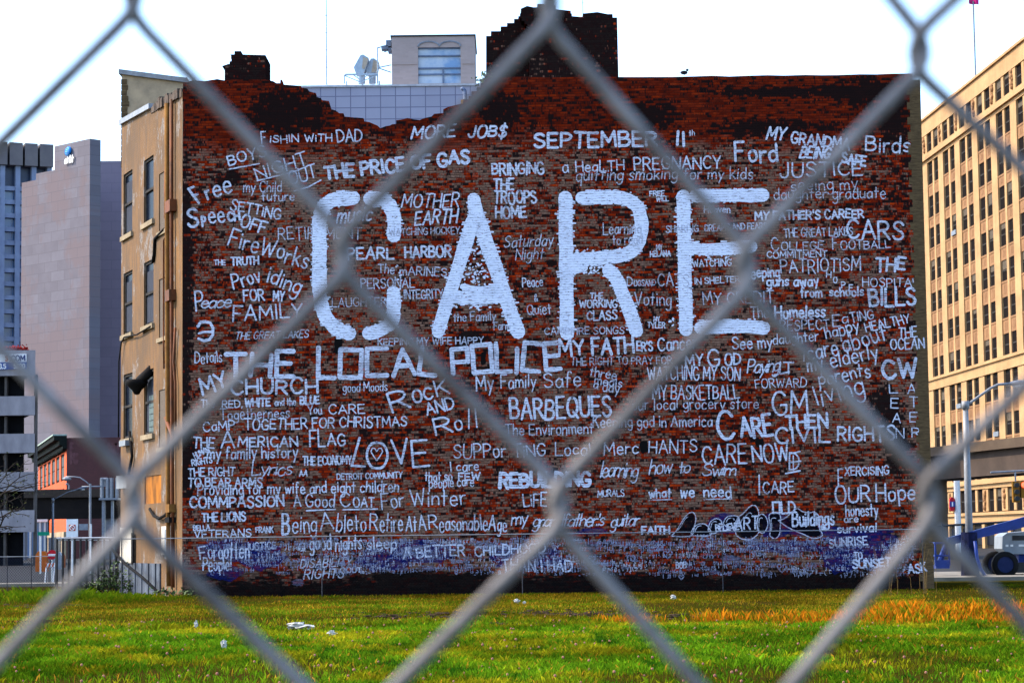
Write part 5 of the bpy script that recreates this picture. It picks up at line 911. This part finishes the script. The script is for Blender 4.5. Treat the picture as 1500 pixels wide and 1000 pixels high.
m = MB(); m.box((bx(1475), YL - .8, bz(838)), (bx(1540), YL + .8, bz(823))); m.build('chassis', M_BLK, bl); m = MB(); m.tube([(bx(1505), YL, bz(823)), (bx(1505), YL, bz(811))], .6, 14); m.build('turntable', M_LBLUE, bl)
for px, yy in ((1463, YL - .95), (1527, YL - .95), (1463, YL + .7), (1527, YL + .7)):
    m = MB(); c = Vector((bx(px), yy, .48)); prof = [(-.15, .30), (-.15, .44), (-.1, .48), (.1, .48), (.15, .44), (.15, .30)]; n = 20
    vs = [c + Vector((math.cos(6.2832 * j / n) * r_, o_, math.sin(6.2832 * j / n) * r_)) for o_, r_ in prof for j in range(n)]; m.add(vs, [(i * n + j, i * n + (j + 1) % n, (i + 1) * n + (j + 1) % n, (i + 1) * n + j) for i in range(5) for j in range(n)]); wh = m.build('wheel', M_TYRE, bl, smooth=True)
    m = MB(); m.prism([c + Vector((math.cos(6.2832 * k / 16) * .29, -.12, math.sin(6.2832 * k / 16) * .29)) for k in range(16)], (0, .24, 0)); m.build('hub', plain('hub_dark_blue', (.02, .03, .09)), wh)
m = MB(); a, b = P(1389, 793, YL - 1.2), P(1540, 754, YL - 1.2); dd = Vector((0, 0, .14)); o_ = Vector((0, .34, 0)); m.hexa([a - dd, b - dd * 1.4, b - dd * 1.4 + o_, a - dd + o_, a + dd, b + dd * 1.4, b + dd * 1.4 + o_, a + dd + o_]); m.build('boom', M_LBLUE, bl)
m = MB(); a2, b2 = P(1420, 780.5, YL - 1.1), P(1540, 750, YL - 1.1); m.tube([a2, b2], .05, 6); m.build('hydraulic_line', M_BLK, bl)
m = MB(); j0, j1 = P(1389, 793, YL - 1), P(1383, 806, YL - 1); m.tube([j0, j1, P(1377, 822, YL - 1)], .11, 8); m.build('jib', M_LBLUE, bl); m = MB(); yb_ = YL - 1.6
bx0, bx1, bz0, bz1 = X(1371, yb_, 830), X(1391, yb_, 830), Z(832, yb_, 1380), Z(795, yb_, 1380); m.box((bx0, yb_, bz0), (bx1, yb_ + 1.2, bz0 + .12)); m.box((bx0, yb_, bz0 + .12), (bx1, yb_ + .04, bz0 + .3))
for x in (bx0, bx1):
    for yy in (yb_ + .03, yb_ + 1.17): m.tube([(x, yy, bz0 + .1), (x, yy, bz1)], .035, 6)
for z in (bz1, (bz0 + bz1) / 2):
    for yy in (yb_ + .03, yb_ + 1.17): m.tube([(bx0, yy, z), (bx1, yy, z)], .035, 6)
    for x in (bx0, bx1): m.tube([(x, yb_ + .03, z), (x, yb_ + 1.17, z)], .035, 6)
m.build('basket', M_LBLUE, bl); m = MB(); m.tube([P(x, y, YL - 2.0) for x, y in ((1428, 792), (1431, 815), (1436, 832), (1446, 848), (1460, 856), (1500, 858))], .06, 8); m.build('hose', M_LBLUE, bl, smooth=True)
m = MB(); m.tube([(X(1420, 82.6, 800), 82.6, .0), (X(1420, 82.6, 800), 82.6, Z(779, 82.6, 1417))], [.33, .29], 12); tag(m.build('post_wrap', plain('navy_cloth', (.012, .016, .06), (.006, .008, .02), 4)), 'dark navy cover wrapped round the foot of the street lamp', 'cover')
Yq = 110; o = thing('traffic_light', (X(1489, Yq), Yq, Z(716, Yq, 1489)), 'yellow brown traffic light showing red beside the far office block', 'traffic light'); q = P(1489, 720, Yq); m = MB(); m.box((q.x - .16, Yq, q.z - .5), (q.x + .16, Yq + .3, q.z + .5)); m.box((q.x + .22, Yq - .05, q.z - .3), (q.x + .5, Yq + .25, q.z + .5)); bd = m.build('housing', plain('signal_yellow', (.25, .12, .015), (.14, .06, .01), 5), o)
RED = NT('red_signal_lens'); RED.col((.8, .03, .02)); RED.b.inputs['Emission Color'].default_value = (1, .05, .02, 1); RED.b.inputs['Emission Strength'].default_value = 2.0
m = MB(); m.ball((q.x + .36, Yq - .07, q.z + .33), .13, 1, .5, 1); m.build('red_lens', RED.m, o); m = MB(); m.tube([(q.x - 1.2, Yq + .15, q.z + .95), (q.x + 6, Yq + .15, q.z + 1.25)], .05, 6); m.tube([(q.x, Yq + .15, q.z + .5), (q.x, Yq + .15, q.z + 1.0)], .04, 6); m.build('mast_arm', M_BOXM, o)
for i in range(3): m = MB(); m.tube([(q.x, Yq - .2, q.z + .32 - i * .32), (q.x, Yq + .01, q.z + .32 - i * .32)], .12, 10); m.build('visor', M_BLK, bd)
Yk = 200; o = thing('hanging_sign', (X(1396, Yk), Yk, Z(752, Yk, 1396)), 'red sign with rounded ends and a blue middle hung on the street', 'sign'); q = P(1395, 738, Yk); m = MB(); s = Yk / FPX
m.prism([(q.x + math.cos(6.2832 * k / 24) * 4.3 * s * (1.0 if abs(math.sin(6.2832 * k / 24)) > .35 else .85), Yk, q.z + math.sin(6.2832 * k / 24) * 10.5 * s) for k in range(24)], (0, .3, 0)); pn = m.build('panel', plain('sign_red_face', (.45, .02, .03)), o); m = MB(); m.box((q.x - 3.9 * s, Yk - .03, q.z - 4 * s), (q.x + 3.9 * s, Yk - .003, q.z + 4 * s)); m.build('blue_band', plain('sign_navy', (.03, .05, .22)), pn); m = MB(); m.box((q.x - .8 * s, Yk - .05, q.z - 3 * s), (q.x + 1 * s, Yk - .031, q.z + 3 * s)); m.build('pale_mark', M_WHITE, pn)
m = MB(); m.tube([(q.x + 4 * s, Yk + .15, q.z + 6 * s), (q.x + 7.5 * s, Yk + .15, q.z + 6 * s)], .1, 6); m.tube([(q.x + 8 * s, Yk + .15, 0), (q.x + 8 * s, Yk + .15, Z(700, Yk, 1400))], .28, 8); m.build('pole', M_STEEL, o)
mb = MB(); mb.tube([P(1372, 770, 120), P(1440, 766, 120), P(1520, 761, 120)], .06, 6)
for px in (1372, 1520): mb.tube([(X(px, 120), 120, 0), (X(px, 120), 120, Z(766, 120, px))], .07, 6)
tag(mb.build('cable_barrier', M_BLK), 'thin dark barrier rail behind the boom lift', 'barrier')
# ---------------------------------------------------------------- trees and weeds
M_LEAF = plain('weed_leaf', (.05, .09, .015), (.03, .05, .012), 30, .7); M_BARK = plain('dark_bark', (.04, .03, .024), (.025, .02, .017), 8); M_OLIVE = plain('olive_leaf', (.075, .075, .02), (.045, .05, .015), 20)
def leaf(mb, p, s, mi=0):
    d = Vector((rnd.gauss(0, 1), rnd.gauss(0, 1), rnd.gauss(0, .7))).normalized() * s; e = d.orthogonal().normalized() * s * .5; e.rotate(Matrix.Rotation(rnd.random() * 6.28, 3, d)); mb.quad(p - d, p - e, p + d, p + e, mi)
def tree(px, Y, htop, spread, label, leaves, s):
    bse = Vector((X(px, Y, 780), Y, 0)); o = thing('street_tree', bse, label, 'tree'); tr, cr = MB(), MB(); h = htop; tips = []
    def grow(p, d, l, r, n):
        q = p + d * l; mid = (p + q) / 2 + Vector((rnd.gauss(0, .06), rnd.gauss(0, .06), rnd.gauss(0, .04))) * l; tr.tube([p, mid, q], [r, r * .85, r * .65], 6)
        if n == 0 or r < .012: tips.append(q); return
        for k in range(rnd.choice((2, 3))):
            e = (d + Vector((rnd.gauss(0, .55) * spread, rnd.gauss(0, .55), rnd.gauss(.0, .3)))).normalized(); grow(q, e, l * rnd.uniform(.6, .85), r * .62, n - 1)
        tips.append(mid)
    grow(bse, Vector((.03, 0, 1)), h * .38, .14, 5); tr.build('trunk', M_BARK, o)
    for q in tips:
        for _ in range(leaves): leaf(cr, q + Vector((rnd.gauss(0, .25), rnd.gauss(0, .25), rnd.gauss(0, .12))), s * rnd.uniform(.6, 1.3))
    cr.build('crown', M_OLIVE, o)
tree(-12, 105, 4.9, 1.8, 'sparse dark tree with few olive leaves before the garage', 2, .06); tree(-22, 112, 4.2, 1.9, 'bare tree at the far left edge beside the leafier one', 1, .05)
def shrub(pt, h, w_, n, label, mat):
    o = thing('weed_bush', pt, label, 'weed', 'weeds around the building foot'); st, lf = MB(), MB(); pt = Vector(pt)
    for _ in range(n):
        e = pt + Vector((rnd.gauss(0, w_ * .5), rnd.gauss(0, .25), h * rnd.uniform(.35, 1))); st.tube([pt + Vector((rnd.gauss(0, w_ * .25), 0, 0)), (pt + e) / 2 + Vector((0, 0, h * .1)), e], .008, 4)
        for k in range(9): leaf(lf, pt.lerp(e, rnd.uniform(.3, 1.05)) + Vector((rnd.gauss(0, .1), rnd.gauss(0, .1), rnd.gauss(0, .06))), rnd.uniform(.04, .09))
    st.build('stem', M_BARK, o); lf.build('leaves', mat, o)
for px, Y, h, w_, n, lab in ((168, 74, 1.1, .8, 26, 'dark bush against the left end of the ochre facade'), (152, 76, .8, .9, 22, 'low weeds behind the iron bars'), (205, 74.2, .5, .9, 18, 'short weeds under the tin plinth'), (258, 67.2, .35, .6, 12, 'small weeds at the front corner of the brick building'), (128, 76, .6, .8, 16, 'low weeds left of the dark bush')):
    shrub((X(px, Y, 860), Y, 0), h, w_, n, lab, M_LEAF)
q = W(708, 116); shrub((q.x, WY + .3, q.z - .1), .45, .3, 9, 'green sapling sprouting from the broken wall beside the dark tower', M_LEAF); q = P(413, 118, WY + .2); 
m = MB(); q = P(1002, 110, WY + .2); m.ball(q + Vector((0, 0, .07)), .075, 1.5, .8, .85, 10, 7); m.ball(q + Vector((.1, 0, .15)), .042, 1, 1, 1, 8, 6); m.add([q + Vector((-.09, -.03, .08)), q + Vector((-.09, .03, .08)), q + Vector((-.22, .03, .04)), q + Vector((-.22, -.03, .04))], [(0, 1, 2, 3)]); m.add([q + Vector((.135, 0, .16)), q + Vector((.18, 0, .145)), q + Vector((.135, .012, .14)), q + Vector((.135, -.012, .14))], [(0, 1, 2), (0, 3, 1), (0, 2, 3)])
for s in (-.02, .02): m.tube([q + Vector((.01, s, .03)), q + Vector((.015, s, -.02))], .006, 4)
tag(m.build('pigeon', plain('dark_feathers', (.02, .02, .024)), smooth=True), 'small dark bird sitting on the right wall top', 'bird')
vp = thing('vent_pipe', P(681, 152, WY + .8), 'short hooked vent pipe standing in the wall breach left of the tower', 'pipe'); m = MB(); m.tube([P(681, 158, WY + .8), P(681.5, 140, WY + .8), P(680.5, 133, WY + .8), P(678, 129.5, WY + .8), P(675.5, 131, WY + .8)], .06, 8); m.build('pipe', plain('blue_grey_pipe', (.25, .3, .38), (.05, .07, .15), 8), vp, smooth=True); m = MB(); q = P(681, 158, WY + .8); m.box((q.x - .12, q.y - .1, q.z - .1), (q.x + .08, q.y + .1, P(681, 147, WY + .8).z)); m.build('collar', plain('orange_collar', (.55, .25, .04)), vp)
# ---------------------------------------------------------------- fences
M_VINYL = plain('navy_vinyl', (.014, .02, .05), (.01, .013, .033), 20, .7); M_OLDW = plain('dull_wire', (.03, .03, .034), (.02, .02, .022), 20, .9); M_OLDP = plain('dull_post', (.05, .05, .06), (.03, .03, .035), 10, .6, .3)
def link_mesh(x0, x1, z0, z1, y, cw, ch, r):
    """woven wire between two posts as one array mesh: zigzag three-sided wires"""
    nw = int((x1 - x0) / cw); nb = int((z1 - z0) / ch) + 1; k = np.arange(nb); V, F = [], []; base = 0
    for i in range(nw):
        xs = x0 + (i + (k + i) % 2) * cw; ys = y + ((k + i) % 2 - .5) * 2 * r; zs = z0 + k * ch
        for j in range(3):
            a = 2.0944 * j; V.append(np.stack([xs + math.cos(a) * r, ys + math.sin(a) * r, zs], 1))
        idx = base + np.arange(nb - 1)
        for j in range(3):
            a, b = j * nb, ((j + 1) % 3) * nb; F.append(np.stack([idx + a, idx + b, idx + b + 1, idx + a + 1], 1))
        base += 3 * nb
    return np.concatenate(V), np.concatenate(F)
def fence(px0, px1, Y, zt, label, cw=.045, ch=.05, r=.0007, z0=.03, posts=None):
    x0, x1 = X(px0, Y, 820), X(px1, Y, 820); o = thing('chain_link_fence', ((x0 + x1) / 2, Y, 0), label, 'fence'); b = BASE[o.name]; V, F = link_mesh(x0 - b.x, x1 - b.x, z0, zt, 0, cw, ch, r); wm = np_mesh('wire_mesh', V, F, M_OLDW if r < .004 else M_VINYL); wm.parent = o
    n = posts or max(2, int((x1 - x0) / 3.05) + 1); m = MB(); m.tube([(x0, Y - .02, zt), (x1, Y - .02, zt)], .014, 8); m.build('top_rail', M_LAMP, o)
    for k in range(n): x = x0 + (x1 - x0) * k / (n - 1); m = MB(); m.tube([(x, Y + .03, 0), (x, Y + .03, zt + .03)], .016, 8); m.ball((x, Y + .03, zt + .03), .022, 1, 1, .6, 8, 5); m.build('post', M_OLDP, o)
    return o
fence(178, 1352, 66.6, 1.76, 'long galvanised chain link fence running along the foot of the painted wall', posts=5)
fence(-60, 81, 80, 1.22, 'blue grey chain link fence at the far left by the street', r=.0085, posts=5)
fo_ = thing('iron_fence', (X(120, 76), 76, 0), 'row of black iron bars between the left fence and the facade', 'fence'); Yi = 76; m = MB(); m.tube([(X(84, Yi), Yi, Z(788, Yi, 84)), (X(176, Yi), Yi, Z(787, Yi, 176))], .03, 6); m.tube([(X(84, Yi), Yi, Z(790.5, Yi, 84)), (X(176, Yi), Yi, Z(790.5, Yi, 176))], .02, 6); m.build('rail', M_STEEL, fo_)
for k in range(11): px = 85 + k * 8.6; m = MB(); m.tube([(X(px, Yi), Yi, 0), (X(px, Yi), Yi, Z(788, Yi, px) - .02)], .042, 6); m.build('bar', M_BLK, fo_)
# near chain-link fence the photographer looks through
YN = .40; nodes = {(0, -1): (195, -6), (2, -1): (806, 6), (4, -1): (1345, 76), (1, 0): (503, 374), (3, 0): (1092, 392), (0, 1): (194, 738), (2, 1): (819, 742), (4, 1): (1358, 730), (-1, 0): (-118, 360), (5, 0): (1640, 400), (1, 2): (512, 1098), (3, 2): (1092, 1112), (1, -2): (500, -330), (3, -2): (1095, -300), (5, -2): (1650, -260)}
rn2 = random.Random(3)
def node(c, r):
    if (c, r) not in nodes: nodes[(c, r)] = (203 + 290 * c + rn2.gauss(0, 5), 385 + 357 * r + rn2.gauss(0, 5))
    return nodes[(c, r)]
fn = thing('near_chain_link_fence', (0, YN, 0), 'blurred galvanised chain link mesh close in front of the camera', 'fence'); fm = MB(); PXM = YN / FPX
def npos(x, y, d): q = P(x, y, YN); return Vector((q.x, YN + d, q.z))
R0, R1, DP = -9, 36, .0015
for c in range(-105, 108):
    cps = []
    for r in range(R0, R1 + 1):     # downward rows; wire c runs between column c and c+1
        lf_ = (c + r) % 2 == 1
        x, y = node(c, r) if lf_ else node(c + 1, r); cps.append((x + (-29 if lf_ else 29), y, lf_))
    path = []; near = -4 < c < 7
    for i, (x, y, lf_) in enumerate(cps):
        if i == 0 or i == len(cps) - 1: path.append(npos(x, y, 0)); continue
        (xa, ya, _), (xb, yb, _) = cps[i - 1], cps[i + 1]
        # rows go down: coming from above-right to a left bend is '/', front side; then '\' leaves on the back
        da, db = (-DP, DP) if lf_ else (DP, -DP); fr_ = .13; vis = near and -3 < i + R0 < 4; n = 6 if vis else 2
        A_, B_ = (x + (xa - x) * fr_, y + (ya - y) * fr_), (x + (xb - x) * fr_, y + (yb - y) * fr_)
        for k in range(n + 1):
            u = k / n; s_ = u * u * (3 - 2 * u); path.append(npos((1 - u) ** 2 * A_[0] + 2 * u * (1 - u) * x + u * u * B_[0], (1 - u) ** 2 * A_[1] + 2 * u * (1 - u) * y + u * u * B_[1], da + (db - da) * s_))
    fm.tube(path, .00125, 10 if near else 6)
fm.build('wire_mesh', plain('worn_galvanising', (.225, .205, .20), (.085, .072, .066), 60, .6, .15), fn, smooth=True)
for x in (-3.75, -1.25, 1.4, 3.85): m = MB(); m.tube([(x, YN + .035, 0), (x, YN + .035, 2.1)], .03, 12); m.build('post', M_STEEL, fn, smooth=True)
m = MB(); m.tube([(-3.75, YN + .03, 2.02), (3.85, YN + .03, 2.02)], .021, 12); m.build('top_rail', M_STEEL, fn, smooth=True)
# ---------------------------------------------------------------- grass, dry grass, clover, litter
def grass_mat():
    t = NT('grass_blades'); a = t.n('ShaderNodeAttribute', attribute_name='tint'); c = a.outputs['Color']; t.col(c); t.b.inputs['Roughness'].default_value = .8; t.b.inputs['Specular IOR Level'].default_value = 0.0
    tr = t.n('ShaderNodeBsdfTranslucent', {'Color': c}); mx = t.n('ShaderNodeMixShader', {0: .35, 1: t.b.outputs[0], 2: tr.outputs[0]}); t.link(mx.outputs[0], t.out.inputs[0]); return t.m
M_GRASS = grass_mat(); rg = np.random.default_rng(5)
def vnoise(x, y, s, seed):
    """smooth value noise on arrays"""
    g = np.random.default_rng(seed).random((256, 256)); x = x / s; y = y / s; xi = np.floor(x).astype(int); yi = np.floor(y).astype(int); fx = x - xi; fy = y - yi; fx = fx * fx * (3 - 2 * fx); fy = fy * fy * (3 - 2 * fy); q = lambda a, b: g[a % 256, b % 256]
    return (q(xi, yi) * (1 - fx) + q(xi + 1, yi) * fx) * (1 - fy) + (q(xi, yi + 1) * (1 - fx) + q(xi + 1, yi + 1) * fx) * fy
def fbm(x, y, s, seed): return (vnoise(x, y, s, seed) + .5 * vnoise(x, y, s / 2.1, seed + 1) + .25 * vnoise(x, y, s / 4.3, seed + 2)) / 1.75
def blades(name, x, y, h, wd, col, lean=.5):
    n = len(x); a = rg.random(n) * 6.2832; la = rg.random(n) * 6.2832; ln = h * lean * rg.random(n); V = np.zeros((n, 4, 3)); dx, dy = np.cos(a) * wd / 2, np.sin(a) * wd / 2
    V[:, 0] = np.stack([x - dx, y - dy, np.zeros(n) - .01], 1); V[:, 1] = np.stack([x + dx, y + dy, np.zeros(n) - .01], 1); mx, my = x + np.cos(la) * ln * .35, y + np.sin(la) * ln * .35
    V[:, 2] = np.stack([mx + dx * .8, my + dy * .8, h * .6], 1); V[:, 3] = np.stack([x + np.cos(la) * ln, y + np.sin(la) * ln, h * np.sqrt(np.maximum(1 - .3 * lean, .3))], 1)
    b = (np.arange(n) * 4)[:, None]; F = np.concatenate([b + np.array([0, 1, 2]), b + np.array([0, 2, 3])]); c = np.repeat(np.concatenate([col, np.ones((n, 1))], 1)[:, None], 4, 1)
    return np_mesh(name, V.reshape(-1, 3), F, M_GRASS, c.reshape(-1, 4))
def scatter(n, y0, y1, hw):
    """uniform over the wedge of lawn in view with margin"""
    y = np.sqrt(rg.random(n) * (y1 ** 2 - y0 ** 2) + y0 ** 2); x = (rg.random(n) * 2 - 1) * hw * y; return x, y
def lawn(n, y0, y1, hb, wb, seed):
    x, y = scatter(n, y0, y1, .30); ok = (y < 67.7) | (x < -13.2) | (x > 13.1); x, y = x[ok], y[ok]
    g1 = fbm(x, y * .6, .75, 11); g2 = fbm(x, y * .35, 6.0, 31); g3 = fbm(x, y * .5, .34, 51); far = np.clip((y - 41) / 8, 0, 1); bare = np.clip((fbm(x, y * .45, 4.0, 71) - .57 + .06 * far * (y < 56) + .30 * np.exp(-((y - 47.8) / 1.5) ** 2) * (x < 4.5) + .22 * np.exp(-((y - 63.5) / 2.0) ** 2)) * 9, 0, 1)
    keep = rg.random(len(x)) > bare * .86; x, y, g1, g2, g3, far = x[keep], y[keep], g1[keep], g2[keep], g3[keep], far[keep]; n = len(x); r = rg.random((n, 1))
    green = np.array([.075, .155, .004]); yel = np.array([.20, .185, .005]); oliv = np.array([.125, .092, .004]); dark = np.array([.012, .065, .003]); straw = np.array([.30, .15, .012])
    k = np.clip((g1 + .45 * (g2 - .5) - .46) * 5, 0, 1)[:, None]; c = green * (1 - k) + yel * k; k = (np.clip((.46 - g3) * 7, 0, 1) * .9)[:, None]; c = c * (1 - k) + dark * k
    fo = (far * np.clip(.72 + (g1 - .5) * 2.0 + (g2 - .5), .15, 1))[:, None]; c = c * (1 - fo) + oliv * fo; st = (rg.random((n, 1)) < .05 + .12 * far[:, None]); c = np.where(st, straw, c); c = c * (.65 + .9 * r) * (.62 + .76 * np.clip(fbm(x, y * .55, 1.3, 131) * 2.4 - .7, 0, 1))[:, None] * (1 - .38 * np.clip((y - 56) / 8, 0, 1))[:, None]
    left = np.clip((-8 - x) / 4, 0, 1) * np.clip((y - 62) / 3, 0, 1); c = c * (1 - left[:, None] * .7) + green * left[:, None] * .7
    h = hb * (.45 + .9 * rg.random(n)) * (1 - .5 * far * (1 - left)) * (.3 + 1.4 * g3) * (1 + 1.3 * left); return x, y, h, wb * (.6 + .8 * rg.random(n)), c
parts = [lawn(300000, 21, 42, .085, .0095, 1), lawn(230000, 42, 72, .11, .017, 2)]
gx, gy, gh, gwd, gc_ = [np.concatenate(q) for q in zip(*parts)]
gob = blades('lawn_grass', gx, gy, gh, gwd, gc_, .8); tag(gob, 'rough green and olive lawn of the vacant lot', 'grass', kind='stuff')
n = 150000; x = rg.uniform(-4, 15, n); cy0 = 42.3 + (fbm(x, x * 0, 3.0, 97) - .5) * 2.2; y = cy0 + rg.normal(0, 1.9, n); dens = np.clip(fbm(x, y * .5, 1.1, 91) * 2.2 - .5 + .5 * np.clip((x - 5.0) / 2.2, -4, .7), 0, 1) * np.exp(-((y - cy0) / 2.0) ** 2); keep = rg.random(n) < dens; x, y, cy0 = x[keep], y[keep], cy0[keep]; n = len(x); r = rg.random((n, 1)); e = np.clip(1 - np.abs(y - cy0) / 4, .35, 1)
gm_ = (rg.random((n, 1)) < .22 + .5 * (1 - e[:, None])); dc = np.where(gm_, np.array([.16, .15, .004]), np.array([.50, .135, .006])) * (.5 + .8 * r) + np.array([.0, .06, .003]) * rg.random((n, 1))
dob = blades('dry_grass', x, y, rg.uniform(.05, .40, n) ** 1.2 * (.5 + .9 * fbm(x, y, .8, 95)) * e * (1 + .35 * (x > 6.5)), rg.uniform(.003, .0065, n), dc, .6); tag(dob, 'band of tall dry orange grass across the right side of the lot', 'grass', kind='stuff')
tl_ = MB()
for px, Y in ((1352, 63), (1355, 62.5), (1315, 62), (1290, 60)):
    for _ in range(4): b = Vector((X(px, Y, 880) + rnd.gauss(0, .15), Y, 0)); hh = rnd.uniform(.6, 1.5); tl_.tube([b, b + Vector((rnd.gauss(0, .05), 0, hh * .6)), b + Vector((rnd.gauss(0, .15), 0, hh))], [.004, .0035, .002], 4)
tag(tl_.build('dry_stalks', plain('straw', (.36, .2, .06))), 'a few tall dry stalks standing near the right wall end', 'weeds', kind='stuff')
M_CLOV = plain('clover_pink', (.26, .10, .08), (.34, .16, .1), 3); cv = MB(); cx_, cy_ = scatter(420, 22, 46, .26)
for a, b in zip(cx_, cy_): cv.ball((a, b, rnd.uniform(.06, .12)), rnd.uniform(.010, .02), 1, 1, 1, 6, 4)
tag(cv.build('clover_heads', M_CLOV), 'faded pink clover heads scattered through the lawn', 'flowers', kind='stuff')
M_PAPER = plain('dirty_paper', (.5, .49, .46), (.32, .31, .28), 25, .9)
for px, py, w_, h_, lab in ((438, 924, .42, .10, 'large crumpled white paper on the left lawn'), (486, 935, .15, .08, 'small crumpled white scrap right of the large paper'), (328, 953, .08, .12, 'upright white paper scrap on the near left lawn'), (757, 884, .15, .07, 'white scrap at the foot of the wall centre'), (768, 886, .07, .05, 'tiny white scrap beside the one at the wall centre'), (986, 879, .13, .09, 'white litter lump near the wall right of centre'), (287, 921, .06, .11, 'grey scrap in the olive grass on the left')):
    q = G(px, py); m = MB(); m.ball((q.x, q.y, h_ * .4 + .05), 1, w_ * .5, w_ * .4, h_ * .55, 13, 9, jit=1.0); tag(m.build('paper_scrap', M_PAPER), lab, 'litter', 'litter on the lawn')
m = MB()
for px, py, n in ((800, 899, 70), (900, 901, 60), (640, 901, 40), (1010, 903, 35), (560, 903, 25), (780, 915, 20), (720, 912, 16), (60, 887, 20)):
    for _ in range(n): q = G(px + rnd.gauss(0, 40), py + rnd.gauss(0, 2.2)); m.ball((q.x, q.y, .02), rnd.uniform(.02, .07), 1.6, 1, .4, 6, 4, jit=.6)
tag(m.build('soil_clods', plain('dry_soil', (.060, .038, .024), (.03, .019, .012), 12, .95)), 'broken grey brown clods and leaf litter on the bare strip', 'soil', kind='stuff')
